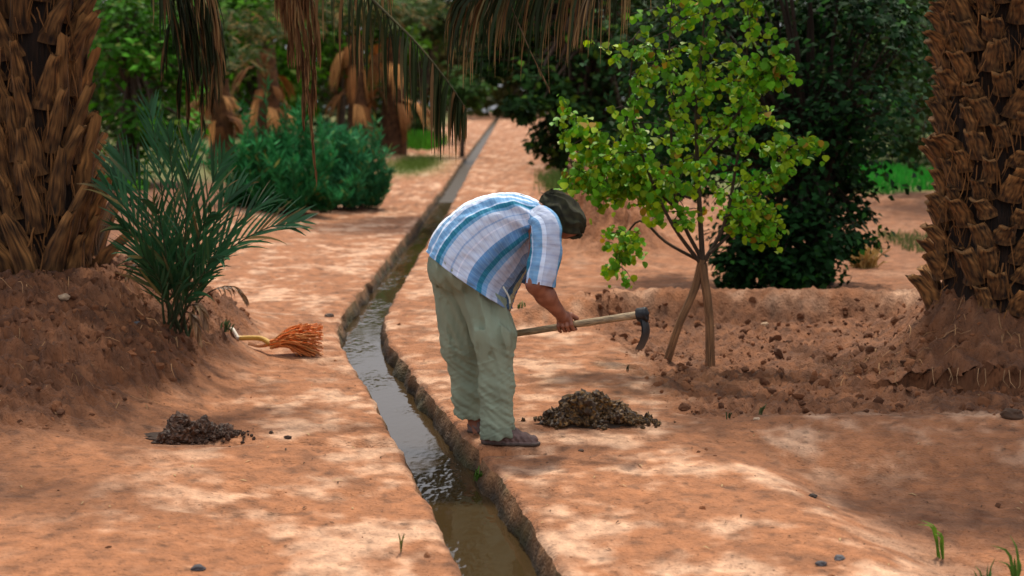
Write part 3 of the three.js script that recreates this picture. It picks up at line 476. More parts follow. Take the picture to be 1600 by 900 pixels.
for (const [k, [px, d, label, clumps, col, yc]] of [
  [200, 27, 'leafy mid green tree behind the young palm, next to the left palm trunk', [[200, 60, 27, 110, 120, 1.5, 2], [230, 200, 27, 90, 75, 1.2, 1.3], [180, 290, 26, 60, 45, 0.9, 0.7], [275, 90, 28, 55, 70, 1.2, 1]], [0.04, 0.15, 0.006]],
  [400, 46, 'bright green leafy tree between the dark hanging fronds and the brown dry bundle', [[390, 40, 46, 90, 90, 1.8, 2.2], [430, 120, 46, 80, 50, 1.4, 1], [330, 90, 46, 60, 80, 1.4, 1.1]], [0.075, 0.22, 0.008]],
  [530, 52, 'dark green leafy tree behind the tan skirted palms', [[520, 40, 52, 90, 85, 2.2, 2], [610, 60, 53, 70, 60, 2, 1.2], [470, 130, 52, 40, 60, 1.6, 1]], [0.06, 0.15, 0.01]],
  [655, 62, 'mid green far tree above the left side of the path', [[650, 25, 62, 70, 55, 2, 1.6], [620, 160, 62, 60, 60, 2, 1.2], [680, -60, 62, 110, 40, 3, 0.8]], [0.06, 0.1, 0.02]],
].entries()) {
  const b = foot(px, d);
  leafTree('leafy_tree', label, 'tree', b, [b.clone().add(V(0, -0.1, 0)), at(px + 5, 170, d), at(px, 60, d)], 0.16, clumps, { seed: 20 + k, subs: 24, leaves: 34, size: 0.007 * d * 0.85, asp: 0.62, sub: 0.32, col, yel: 0.12, yc: [0.1, 0.15, 0.02] });
}
{ // olive, hazy trees at the very end
  for (const [k, [px, d, label, clumps, col]] of [
    [690, 120, 'pale olive distant tree at the end of the canal, left of its axis', [[690, 70, 120, 80, 80, 4, 2], [640, 120, 121, 50, 55, 3, 1.2]], [0.085, 0.07, 0.02]],
    [790, 128, 'pale olive distant tree at the end of the canal, right of its axis', [[790, 60, 128, 90, 80, 4, 2], [830, 140, 127, 70, 50, 3, 1.2]], [0.075, 0.07, 0.018]],
  ].entries()) { const b = foot(px, d); leafTree('olive_tree', label, 'tree', b, [b, at(px, 120, d), at(px, 60, d)], 0.3, clumps, { seed: 40 + k, subs: 30, leaves: 36, size: 0.55, asp: 0.6, sub: 0.35, col, bark: [0.2, 0.14, 0.09] }); }
}
{ // right background behind the right palm
  const b = foot(1500, 24);
  leafTree('leafy_tree', 'mid green tree behind the right palm beyond the field', 'tree', b, [b, at(1500, 150, 24), at(1500, 50, 24)], 0.14, [[1480, 60, 24, 150, 130, 1.6, 2], [1560, 200, 24, 90, 80, 1, 1.1], [1420, 200, 27, 60, 60, 1, 0.8]], { seed: 50, subs: 24, leaves: 36, size: 0.15, asp: 0.62, sub: 0.3, col: [0.03, 0.07, 0.014] });
}
{ // a far wood that closes the view all round the oasis
  const s = new Soup(); seed(61);
  for (let k = 0; k < 900; k++) {
    const a = rr(-1.25, 1.25), far = rr(135, 165), cx = Math.sin(a) * far * (Math.abs(a) > 0.35 ? rr(0.35, 1) : 1), cz = -Math.cos(a) * far, cy = rr(0.5, 12), tone = rr(0.6, 1.4);
    for (let q = 0; q < 34; q++) { const p = V(cx + gauss() * 3, cy + gauss() * 2, cz + gauss() * 3), nor = V(gauss(), 0.6 + gauss() * 0.5, gauss()).normalize(), dir = V(gauss(), gauss(), gauss()).cross(nor).normalize(); s.leaf(p, dir, nor, rr(1, 2), rr(0.7, 1.1), mul3([0.06, 0.068, 0.014], tone * rr(0.7, 1.3))); }
  }
  const m = shade(new THREE.Mesh(s.geo(), greenMat)); m.name = 'far_wood'; m.userData.kind = 'stuff'; tag(m, 'distant olive green wood closing the view at the end of the oasis', 'wood'); scene.add(m);
}
// nearer thickets that fill both sides between the trees
function thicket(label, pxs, d, topPx, botPx, depth, size, col, k) {
  const s = new Soup(); seed(70 + k);
  for (let j = 0; j < (pxs[1] - pxs[0]) * 0.9; j++) {
    const px = rr(...pxs), dd = d + rr(0, depth), c = pix(px, lerp(topPx, botPx, Math.pow(rnd(), 0.9)), dd), tone = rr(0.5, 1.5);
    for (let q = 0; q < 22; q++) { const p = c.clone().add(V(gauss() * 0.55, gauss() * 0.4, gauss() * 0.55).multiplyScalar(size * 6)); if (p.y < 0) continue; const nor = V(gauss(), 0.6 + gauss() * 0.5, gauss()).normalize(), dir = V(gauss(), gauss() - 0.2, gauss()).cross(nor).normalize(); s.leaf(p, dir, nor, size * rr(0.7, 1.3), size * 0.6, mul3(col, tone * rr(0.7, 1.3))); }
  }
  const m = shade(new THREE.Mesh(s.geo(), greenMat)); m.name = numbered('thicket'); m.userData.kind = 'stuff'; tag(m, label, 'thicket'); scene.add(m);
}
thicket('tangled dark undergrowth behind the left palms', [-300, 640], 56, -60, 235, 10, 0.32, [0.026, 0.048, 0.01], 1);
thicket('dark undergrowth behind the broad dark tree on the right', [880, 1900], 36, -60, 255, 8, 0.26, [0.022, 0.05, 0.014], 2);
// oleander bushes: upright stems with narrow leaves
function oleander(px, d, wPx, hPx, label, k, col) {
  const b = foot(px, d), t = thing('oleander_bush', b, label, 'bush', 'oleanders left of the path'), s = new Soup(), w = new Soup(), sc = 1 / pxm(d); seed(90 + k);
  const tufts = [...Array(12)].map((_, i) => { const a = i * 2.4, r = 1.0 * Math.sqrt((i + 0.3) / 12); return [Math.cos(a) * r * wPx * sc, Math.sin(a) * r * wPx * sc * 0.7, rr(0.5, 1.2) * (1 - 0.3 * r), rr(0.25, 0.6)]; });
  for (let j = 0; j < 210; j++) {
    const tf = tufts[j % 12], a = rnd() * 6.283, r = Math.sqrt(rnd()), lean = r * tf[3] * wPx * sc * 1.25, h = hPx * sc * tf[2] * rr(0.35, 1.25) * (1 - 0.25 * r * r), st = b.clone().add(V(tf[0] + Math.cos(a) * r * 0.08, 0, tf[1])), tip = st.clone().add(V(Math.cos(a) * lean, h, Math.sin(a) * lean * 0.7)), P = curve([st, st.clone().lerp(tip, 0.5).add(V(0, h * 0.14, 0)), tip], 12), tone = rr(0.55, 1.45);
    w.tube(P, [0.012, 0.003], 3, [0.07, 0.08, 0.03]);
    for (let q = 1; q <= 12; q++) for (let c = 0; c < 5; c++) { const dir = V(gauss(), 0.7 + gauss() * 0.4, gauss()).normalize(), nor = V(gauss(), 0.5, gauss()).cross(dir).normalize(), L = rr(0.13, 0.21); s.leaf(P[q].clone().add(V(gauss(), gauss(), gauss()).multiplyScalar(0.02)), dir, nor, L, L * 0.17, mul3(rnd() < 0.04 ? [0.2, 0.22, 0.05] : col, tone * rr(0.7, 1.35) * (0.6 + 0.5 * q / 12))); }
  }
  part(t, 'stem', w.geo(), woodMat); part(t, 'foliage', s.geo(), leafMat({ transmission: 0.2, roughness: 0.5 })).userData.kind = 'stuff';
}
oleander(440, 23, 88, 150, 'large blue green oleander bush with narrow leaves behind the young palm', 1, [0.03, 0.19, 0.055]);
oleander(535, 24.5, 62, 128, 'smaller oleander bush beside the left path, right of the larger one', 2, [0.045, 0.22, 0.085]);
// pale dry plant right of the dark tree, and dead stubble
{
  const b = foot(1352, 16.2), t = thing('dry_plant', b, 'pale yellow dry plant between the dark tree and the right palm', 'dry plant'), s = new Soup(); seed(97);
  for (let j = 0; j < 160; j++) { const dir = V(gauss() * 0.8, 0.7 + rnd() * 0.5, gauss() * 0.8).normalize(), L = rr(0.15, 0.42), p = b.clone().add(V(gauss() * 0.12, 0, gauss() * 0.12)); s.ribbon([p, p.clone().addScaledVector(dir, L * 0.6), p.clone().addScaledVector(dir, L).add(V(0, -0.05, 0))], [0.014, 0.018, 0.002], V(gauss(), 0, gauss()).normalize(), mul3([0.5, 0.34, 0.12], rr(0.6, 1.2))); }
  part(t, 'dry_stems', s.geo(), strandMat);
}
// grass: short blades on the far patches
{
  const s = new Soup(); seed(99);
  const blade = (x, z, h, col) => { const p = V(x, groundH(x, z) - 0.01, z), d = V(gauss() * 0.4, 1, gauss() * 0.4).normalize(); s.ribbon([p, p.clone().addScaledVector(d, h * 0.6), p.clone().addScaledVector(d, h).add(V(gauss() * 0.04, 0, 0))], [h * 0.12, h * 0.1, 0.002], V(gauss(), 0, gauss()).normalize(), mul3(col, rr(0.6, 1.4))); };
  for (let k = 0; k < 5000; k++) { const x = -2.6 + gauss() * 0.62, z = -41 + gauss() * 5; blade(x, z, rr(0.04, 0.1), [0.11, 0.16, 0.03]); }
  for (let k = 0; k < 2600; k++) blade(-3.2 + gauss() * 0.5, -56 + gauss() * 4, rr(0.25, 0.55), [0.06, 0.22, 0.015]);
  for (let k = 0; k < 7000; k++) blade(rr(4.4, 9), -rr(27, 38), rr(0.08, 0.26), [0.03, 0.26, 0.025]);
  for (let k = 0; k < 2500; k++) blade(rr(4.6, 6.6), -rr(17.6, 19.5), rr(0.04, 0.12), [0.12, 0.15, 0.05]);
  for (let k = 0; k < 2600; k++) blade(1.05 + gauss() * 0.45, -31 + gauss() * 5, rr(0.05, 0.2), [0.08, 0.13, 0.03]);
  const m = shade(new THREE.Mesh(s.geo(), greenMat)); m.name = 'grass'; m.userData.kind = 'stuff'; tag(m, 'short green grass in patches beside the far path and fields', 'grass'); scene.add(m);
}
{ // the sapling with round yellow-green leaves
  const d = 10.4, b = gpt(1075, 560); b.y = groundH(b.x, b.z) - 0.03; const t = thing('sapling', b, 'young tree with a forked thin trunk and round yellow green leaves behind the hoe', 'tree'), w = new Soup(); seed(111);
  const A = gpt(1110, 562), B = gpt(1038, 558); A.y = groundH(A.x, A.z) - 0.05; B.y = groundH(B.x, B.z) - 0.05; const fork = pix(1098, 412, d);
  const bark = [0.42, 0.22, 0.1], br = [0.12, 0.07, 0.035], tk = new Soup();
  tk.tube(curve([A, pix(1108, 490, d), pix(1100, 430, d), fork], 12), [0.036, 0.033, 0.032, 0.031, 0.03, 0.03, 0.03, 0.03, 0.03, 0.031, 0.032, 0.032, 0.03], 9, bark, mul3(bark, 0.8));
  tk.tube(curve([B, pix(1062, 505, d + 0.03), pix(1086, 450, d + 0.02), fork.clone().add(V(-0.005, 0.03, 0))], 12), [0.033, 0.03, 0.028, 0.027, 0.027, 0.027, 0.027, 0.028, 0.028, 0.028, 0.028, 0.028, 0.026], 9, bark, mul3(bark, 0.8));
  part(t, 'trunk', tk.geo(), woodMat);
  const leaves = [], main = [];
  for (const [p, r] of [[[[1098, 412], [1092, 300], [1088, 180], [1098, 60], [1105, -60]], 0.022], [[[1098, 412], [1130, 355], [1150, 260], [1165, 140], [1168, 10]], 0.017], [[[1095, 412], [1050, 350], [1010, 260], [985, 170], [990, 60]], 0.016], [[[1098, 408], [1060, 330], [1050, 230], [1045, 110], [1050, -20]], 0.016], [[[1098, 410], [1040, 378], [1000, 345], [975, 375], [965, 412]], 0.013], [[[1110, 395], [1160, 345], [1205, 270], [1235, 230], [1262, 222]], 0.012], [[[1050, 320], [985, 265], [930, 220], [890, 185]], 0.01], [[[1010, 290], [960, 290], [920, 285], [905, 270]], 0.009], [[[1100, 240], [1150, 180], [1190, 120], [1205, 90]], 0.01], [[[1080, 310], [1020, 290], [980, 285], [955, 280]], 0.009], [[[1130, 340], [1170, 325], [1190, 340], [1195, 360]], 0.008]]) {
    const off = rr(-0.35, 0.3), P = curve(p.map(([x, y], i) => pix(x, y, d + off * i / p.length * 1.3)), 16); w.tube(P, P.map((_, i) => lerp(r, 0.004, i / 16)), 6, br); main.push(P);
  }
  for (const P of main) for (let i = 4; i <= 16; i++) for (let j = 0; j < 3; j++) {
    if (P === main[4] && i < 11) continue;
    const small = main.indexOf(P) >= 4, u = V(gauss(), gauss() * 0.7 + 0.15, gauss()).normalize(), L = rr(0.1, small ? 0.2 : 0.34), e = P[i].clone().addScaledVector(u, L).add(V(0, -0.03, 0)); w.tube([P[i], P[i].clone().lerp(e, 0.5).add(V(0, 0.02, 0)), e], [0.0045, 0.003, 0.0015], 4, br);
    const n = 12; for (let q = 0; q < n; q++) { const f = rr(0.25, 1.05), p = P[i].clone().lerp(e, f).add(V(gauss(), gauss(), gauss()).multiplyScalar(0.045)); leaves.push(p); }
  }
  part(t, 'branch', w.geo(), woodMat);
  // leaves: 300 of their own, the rest joined
  const mat = leafMat({ transmission: 0.5, roughness: 0.7, specularIntensity: 0.3 }), rest = new Soup(), pal = () => { const r = rnd(); return mul3(r < 0.035 ? [0.4, 0.24, 0.012] : r < 0.45 ? [0.32, 0.47, 0.006] : [0.14, 0.39, 0.008], rr(0.6, 1.35)); };
  const shapes = [...Array(10)].map(() => { const q = new Soup(); q.leaf(V(0, 0, 0), V(0, -1, 0), V(0, 0, 1), 1, 0.98, pal(), 'round'); return q.geo(); });
  for (let i = leaves.length - 1; i > 0; i--) { const j = Math.floor(rnd() * (i + 1)); [leaves[i], leaves[j]] = [leaves[j], leaves[i]]; }
  leaves.sort((a, c) => (c.z > -10.3) - (a.z > -10.3));
  leaves.forEach((p, i) => {
    const L = rr(0.024, 0.06), nor = V(gauss() * 0.7, 0.35 + gauss() * 0.5, 0.45 + gauss() * 0.6).normalize(), dir = V(gauss() * 0.5, -1 + gauss() * 0.4, gauss() * 0.5).cross(nor).cross(nor).normalize().negate();
    if (i < 300) { const m = shade(new THREE.Mesh(shapes[i % 10], mat)), x = V().crossVectors(dir.clone().negate(), nor).normalize(); m.name = 'leaf'; m.matrix.makeBasis(x, dir.clone().negate(), V().crossVectors(x, dir.clone().negate())); m.quaternion.setFromRotationMatrix(m.matrix); m.position.copy(p).sub(t.position); m.scale.setScalar(L); t.add(m); }
    else rest.leaf(p, dir, nor, L, L * 0.95, pal(), 'round');
  });
  part(t, 'foliage', rest.geo(), mat).userData.kind = 'stuff';
}
// ---------------------------------------------------------------- the man, bent over his hoe
const MAN = gpt(765, 690); MAN.y = 0;
const man = thing('person', MAN, 'person in striped blue shirt, green trousers and dark turban, bending and holding a hoe', 'person');
const ZN = 7.86, ZF = 8.1, ZC = 7.98; // near leg, far leg, middle of the body
const skinMat = std({ vertexColors: true, roughness: 0.55 });
const H_A = pix(762, 528, 8.02), H_B = pix(1002, 491, 7.70), H_AX = H_B.clone().sub(H_A).normalize(); // the handle's line
const onHandle = (px) => H_A.clone().lerp(H_B, (px - 762) / 240);
{
  const shN = pix(846, 356, 7.83), elN = pix(838, 444, 7.73), wrN = pix(880, 496, 7.83), shF = pix(846, 352, 8.14), elF = pix(800, 440, 8.24), wrF = pix(783, 505, 8.06);
  const nkA = pix(850, 335, ZC), nkB = pix(874, 340, ZC - 0.01), hd = pix(877, 343, ZC - 0.01);
  const J = [[pix(728, 415, ZC), pix(760, 352, ZC), 0.13, 0.125, 1], [pix(760, 352, ZC), pix(830, 348, ZC), 0.125, 0.12, 1], [shN, shF, 0.065, 0.065, 1], [nkA, nkB, 0.062, 0.055, 1],
    [shN, elN, 0.058, 0.05, 1], [elN, elN.clone().lerp(wrN, 0.35), 0.05, 0.049, 1], [elN.clone().lerp(wrN, 0.35), wrN, 0.049, 0.029, 1], [shF, elF, 0.052, 0.045, 1], [elF, wrF, 0.044, 0.028, 1],
    [pix(742, 425, 7.92), pix(768, 535, ZN), 0.09, 0.065, 1], [pix(768, 535, ZN), pix(766, 672, ZN), 0.062, 0.038, 1], [pix(712, 425, 8.08), pix(722, 540, 8.12), 0.09, 0.065, 1], [pix(722, 540, 8.12), pix(744, 668, 8.13), 0.062, 0.036, 1],
    [pix(744, 668, 8.13), pix(746, 676, 8.12), 0.036, 0.034, 1], [pix(744, 679, 8.13), pix(786, 682, 8.11), 0.03, 0.02, 1], [pix(766, 676, ZN), pix(764, 684, ZN), 0.038, 0.036, 1], [pix(766, 687, ZN), pix(826, 690, ZN - 0.02), 0.032, 0.018, 1]];
  const body = nets((p) => { let d = 9; for (const [a, b, ra, rb] of J) d = smin(d, cone(p, a, b, ra, rb), 0.03); return d; }, pix(655, 720, 8.0).setZ(-8.4), pix(925, 285, 8.0).setZ(-7.55), 0.012);
  // head: crown towards +x and a little down, face turned down
  const up = V(0.78, -0.6, 0.03).normalize(), fw = V(-0.6, -0.78, 0.12).normalize(), lf = V().crossVectors(up, fw).normalize(), hp = (f, u, s) => hd.clone().addScaledVector(fw, f).addScaledVector(up, u).addScaledVector(lf, s);
  const head = nets((p) => {
    const q = p.clone().sub(hd), f = q.dot(fw), u = q.dot(up), s = q.dot(lf);
    let d = (Math.hypot(f / 0.088, (u - 0.015) / 0.1, s / 0.07) - 1) * 0.075;
    d = smin(d, cone(p, hp(0.035, -0.06, 0), hp(0.07, -0.1, 0), 0.052, 0.026), 0.03); // jaw, chin
    d = smin(d, cone(p, hp(0.095, -0.002, 0), hp(0.118, -0.042, 0), 0.009, 0.015), 0.012); // nose
    for (const k of [-1, 1]) { d = -smin(-d, cone(p, hp(0.103, 0.002, 0.032 * k), hp(0.1, 0.002, 0.034 * k), 0.014, 0.014), 0.012); d = smin(d, cone(p, hp(0.086, 0.0, 0.031 * k), hp(0.086, 0, 0.033 * k), 0.012, 0.012), 0.004); d = smin(d, cone(p, hp(0.092, 0.022, 0.016 * k), hp(0.084, 0.022, 0.046 * k), 0.009, 0.008), 0.008); d = smin(d, cone(p, hp(-0.005, 0.01, 0.078 * k), hp(0.0, -0.035, 0.076 * k), 0.014, 0.009), 0.005); }
    d = smin(d, cone(p, hp(0.094, -0.064, -0.02), hp(0.094, -0.064, 0.02), 0.008, 0.008), 0.006); d = smin(d, cone(p, hp(0.09, -0.076, -0.017), hp(0.09, -0.076, 0.017), 0.008, 0.008), 0.006);
    return d;
  }, hd.clone().addScalar(-0.17), hd.clone().addScalar(0.17), 0.0045);
  const handGeo = (c, wrist, sideDir) => { // a fist round the handle: palm on the wrist's side, four fingers over the near side, thumb the other way
    const A = H_AX, N = wrist.clone().sub(c); N.addScaledVector(A, -N.dot(A)).normalize(); const B = sideDir.clone().addScaledVector(A, -sideDir.dot(A)); B.addScaledVector(N, -B.dot(N)).normalize();
    const P = (a, an, r) => c.clone().addScaledVector(A, a).addScaledVector(N, r * Math.cos(an)).addScaledVector(B, r * Math.sin(an)), S = [];
    S.push([wrist, P(-0.012, -0.15, 0.062), 0.03, 0.029], [P(-0.02, -0.2, 0.058), P(-0.03, 0.1, 0.034), 0.022, 0.015], [P(0.012, -0.1, 0.058), P(0.028, 0.1, 0.036), 0.022, 0.015]);
    const F = [];
    for (const [k, a] of [-0.034, -0.0115, 0.0115, 0.034].entries()) { const l = [0.88, 0.98, 1.04, 0.98][k], r = [0.0085, 0.0095, 0.0098, 0.0095][k], an = [0.2, 0.95 * l, 1.85 * l, 2.75 * l + 0.1 * k], pt = an.map((x, i) => P(a + 0.004 * (k - 1.5) * (i / 3), x, [0.037, 0.036, 0.03, 0.0275][i])); F.push([pt[0], pt[1], r * 1.15, r * 1.12], [pt[1], pt[2], r * 1.08, r], [pt[2], pt[3], r, r * 0.85]); }
    const T = [P(0.03, -0.55, 0.05), P(0.048, -1.2, 0.037), P(0.04, -2.1, 0.029), P(0.026, -2.75, 0.028)]; F.push([T[0], T[1], 0.0145, 0.012], [T[1], T[2], 0.0118, 0.0105], [T[2], T[3], 0.0105, 0.0085]); S.push([P(-0.005, -0.25, 0.055), T[0], 0.021, 0.015]);
    return nets((p) => { let d = 9; for (const s of S) d = smin(d, cone(p, ...s), 0.014); for (let k = 0; k < 5; k++) { let f = 9; for (let j = 0; j < 3; j++) f = smin(f, cone(p, ...F[k * 3 + j]), 0.004); d = smin(d, f, 0.0045); } return d; }, c.clone().addScalar(-0.115), c.clone().addScalar(0.115), 0.0032);
  };
  const hands = [handGeo(onHandle(889), wrN, V(0.1, -0.35, 1)), handGeo(onHandle(783), wrF, V(0.3, 0.1, -1))];
  const g = mergeGeometries([body, head, ...hands]);
  vcol(g, (p) => mul3(mix3([0.185, 0.058, 0.028], [0.255, 0.092, 0.048], sst(-0.2, 0.4, noise3(p.x * 30, p.y * 30, p.z * 30))), 1));
  part(man, 'body', g, skinMat);
  // turban: cloth wound in ridges along the head
  const tc = pix(880, 336, ZC - 0.005), ax = pix(908, 364, ZC).sub(pix(858, 308, ZC)).normalize(), ay = V(0, 0, 1), az = V().crossVectors(ax, ay);
  const tur = nets((p) => {
    const q = p.clone().sub(tc), a = q.dot(ax), b = q.dot(ay), c = q.dot(az), ang = Math.atan2(c, b), ph = ang * 4 + a * 14 + 2.6 * noise3(a * 9, b * 9, c * 9);
    const r = Math.hypot((a + 0.003) / 0.142, b / 0.108, c / 0.094) - 1;
    let d = r * 0.1 - 0.016 * (0.5 - Math.abs(Math.sin(ph))) - 0.005 * noise3(a * 22, b * 22, c * 22);
    return smin(d, cone(p, pix(855, 306, ZC - 0.01), pix(868, 322, ZC), 0.014, 0.04) - 0.006 * noise3(q.x * 60, q.y * 60, q.z * 60), 0.02);
  }, tc.clone().addScalar(-0.2), tc.clone().addScalar(0.2), 0.005, 3);
  vcol(tur, (p) => mul3([0.036, 0.036, 0.015], 1 + 0.9 * noise3(p.x * 40, p.y * 40, p.z * 40)));
  const cloth = tex(256, (u, v) => 0.5 + 0.16 * Math.sin(u * 256 * 0.8) + 0.16 * Math.sin(v * 256 * 0.8) + 0.35 * noise3(u * 30, v * 30, 1)); cloth.repeat.set(6, 6);
  const tb = part(man, 'turban', tur, std({ vertexColors: true, roughness: 1, bumpMap: cloth, bumpScale: 0.004 }));
  const tails = new Soup(); seed(300);
  for (let k = 0; k < 9; k++) { const a = pix(858 + rr(-5, 6), 304 + rr(-2, 4), ZC - rr(-0.03, 0.03)); tails.ribbon([a, a.clone().add(V(rr(-0.03, 0.01), rr(0.005, 0.03), rr(-0.02, 0.02))), a.clone().add(V(rr(-0.05, 0.03), rr(0.0, 0.035), rr(-0.03, 0.03)))], [0.012, 0.014, 0.004], V(0, 0.2, 1), [0.03, 0.032, 0.02]); }
  part(man, 'loose_end', tails.geo(), tb.material, tb);

  // trousers: wide cotton, wrinkled below the knee, open at the hems
  const nHem = V(0.13, -1, 0).normalize(), fHem = V(-0.12, -1, 0).normalize(), nP = pix(780, 681, ZN), fP = pix(733, 652, 8.12), wA = pix(668, 384, ZC), wN = V(-(pix(790, 464, ZC).y - wA.y), pix(790, 464, ZC).x - wA.x, 0).normalize();
  const nearL = [[pix(742, 428, 7.945), pix(771, 525, ZN), 0.13, 0.1], [pix(771, 525, ZN), pix(776, 600, ZN), 0.101, 0.082], [pix(775, 600, ZN), pix(779, 700, ZN), 0.085, 0.092]];
  const farL = [[pix(714, 425, 8.06), pix(722, 540, 8.11), 0.14, 0.1], [pix(722, 540, 8.11), pix(730, 610, 8.13), 0.096, 0.078], [pix(730, 610, 8.13), pix(735, 680, 8.14), 0.077, 0.084]];
  const seatA = pix(714, 414, 7.9), seatB = pix(712, 414, 8.1);
  const fold = (p) => { const low = sst(0.62, 0.35, p.y), w = noise3(p.x * 7 + p.z * 6, p.y * 30 + p.x * 22, 3) * 0.006 + (0.22 - Math.abs(noise3(p.x * 8, p.y * 26 + 16 * p.x, p.z * 7))) * 0.016 + (0.15 - Math.abs(noise3(p.x * 10, p.y * 55 - 24 * p.x, p.z * 9 + 3))) * 0.008; const vert = (Math.abs(noise3((p.x + p.y * 0.28) * 15, p.y * 2.2, p.z * 10)) - 0.25) * 0.045 + (Math.abs(noise3((p.x - p.y * 0.1) * 30, p.y * 4, p.z * 20 + 7)) - 0.2) * 0.014; return low * (w + 0.3 * vert) + (1 - low) * (vert + 0.25 * w); };
  const tro = nets((p) => {
    const lg = (L, hp, hn) => { let d = 9; for (const [a, b, ra, rb] of L) d = smin(d, cone(p, a, b, ra, rb), 0.05); return Math.max(d, (p.x - hp.x) * hn.x + (p.y - hp.y) * hn.y + 0.012 * noise3(p.x * 14, p.z * 14, 2)); };
    const dn = lg(nearL, nP, nHem), df = lg(farL, fP, fHem);
    let d = smin(dn, df, 0.008); d = smin(d, cone(p, seatA, seatB, 0.132, 0.132), 0.05);
    d += fold(p); d = Math.max(d, (p.x - wA.x) * wN.x + (p.y - wA.y) * wN.y - 0.005);
    const lo = (L) => cone(p, L[2][0], L[2][1], L[2][2] - 0.018, L[2][3] - 0.018); if (p.y < 0.2) d = Math.max(d, -Math.min(lo(nearL), lo(farL)));
    return d;
  }, pix(640, 712, 8.0).setZ(-8.34), pix(830, 370, 8.0).setZ(-7.7), 0.006, 4);
  vcol(tro, (p) => mul3([0.3, 0.36, 0.26], (1 + 0.12 * noise3(p.x * 8, p.y * 8, p.z * 8)) * (p.y < 0.1 ? 0.86 : 1)));
  const tr = part(man, 'trousers', tro, std({ vertexColors: true, roughness: 0.95, bumpMap: cloth, bumpScale: 0.002 }));
  const cord = new Soup(); cord.tube(curve([pix(786, 448, 7.8), pix(791, 456, 7.79), pix(796, 466, 7.79), pix(797, 474, 7.79)], 10), [0.005], 6, [0.5, 0.5, 0.42]); part(man, 'drawstring', cord.geo(), std({ vertexColors: true }), tr);

  // the shirt
  const W = 1024, cv = document.createElement('canvas'); cv.width = W; cv.height = 256; const cx = cv.getContext('2d'); cx.fillStyle = '#bcc4da'; cx.fillRect(0, 0, W, 256);
  // bands across u, given for one side (0 = middle of the back, 0.5 = middle of the front), mirrored
  const bands = [[0, 0.035, '#e2e9f4'], [0.035, 0.055, '#7aa3ca'], [0.055, 0.075, '#c9d6ec'], [0.075, 0.11, '#6d9cc6'], [0.11, 0.118, '#b3c8e4'], [0.118, 0.138, '#1a6f8c'], [0.138, 0.15, '#6497be'], [0.15, 0.245, '#b6c0d4'], [0.185, 0.19, '#8ea4c6'], [0.21, 0.214, '#ccd0e2'], [0.245, 0.275, '#5a87b6'], [0.275, 0.292, '#1b6f8d'], [0.292, 0.31, '#6a98c2'], [0.31, 0.36, '#aab4ca'], [0.36, 0.4, '#6f88aa'], [0.4, 0.43, '#2c4a66'], [0.43, 0.47, '#8f8768'], [0.47, 0.5, '#4b5f86']];
  for (const [a, b, c] of bands) { cx.fillStyle = c; cx.fillRect(a * W, 0, (b - a) * W + 1, 256); cx.fillRect(W - b * W, 0, (b - a) * W + 1, 256); }
  for (let k = 0; k < 42; k++) { cx.fillStyle = k % 3 ? 'rgba(255,255,255,0.10)' : 'rgba(60,80,140,0.13)'; cx.fillRect(0, k * 6.1, W, 2.4); }
  const id = cx.getImageData(0, 0, W, 256); const shTex = new THREE.DataTexture(new Uint8Array(id.data), W, 256); shTex.colorSpace = THREE.SRGBColorSpace; shTex.wrapS = shTex.wrapT = THREE.RepeatWrapping; shTex.magFilter = THREE.LinearFilter; shTex.needsUpdate = true;
  const weave = tex(256, (u, v) => 0.5 + 0.5 * pfbm(u, v, 10, 4, 3)); weave.repeat.set(3, 2);
  const shirtMat = std({ map: shTex, bumpMap: weave, bumpScale: 0.008, roughness: 0.92 });
  const sec = [ // back, front (belly), half width
    [667, 391, 800, 482, 0.242], [673, 375, 800, 473, 0.236], [689, 350, 803, 464, 0.222], [706, 333, 808, 456, 0.208], [728, 317, 815, 444, 0.198], [752, 307, 822, 430, 0.192], [778, 302, 829, 414, 0.19], [803, 302, 838, 398, 0.194], [826, 308, 848, 384, 0.19], [845, 317, 857, 376, 0.165], [857, 325, 866, 371, 0.11], [865, 330, 873, 367, 0.078], [871, 336, 876, 362, 0.06]];
  const lines = [0, 1, 2].map((k) => new THREE.CatmullRomCurve3(sec.map((s) => (k < 2 ? pix(s[k * 2], s[k * 2 + 1], ZC + 0.01) : V(s[4], 0, 0)))));
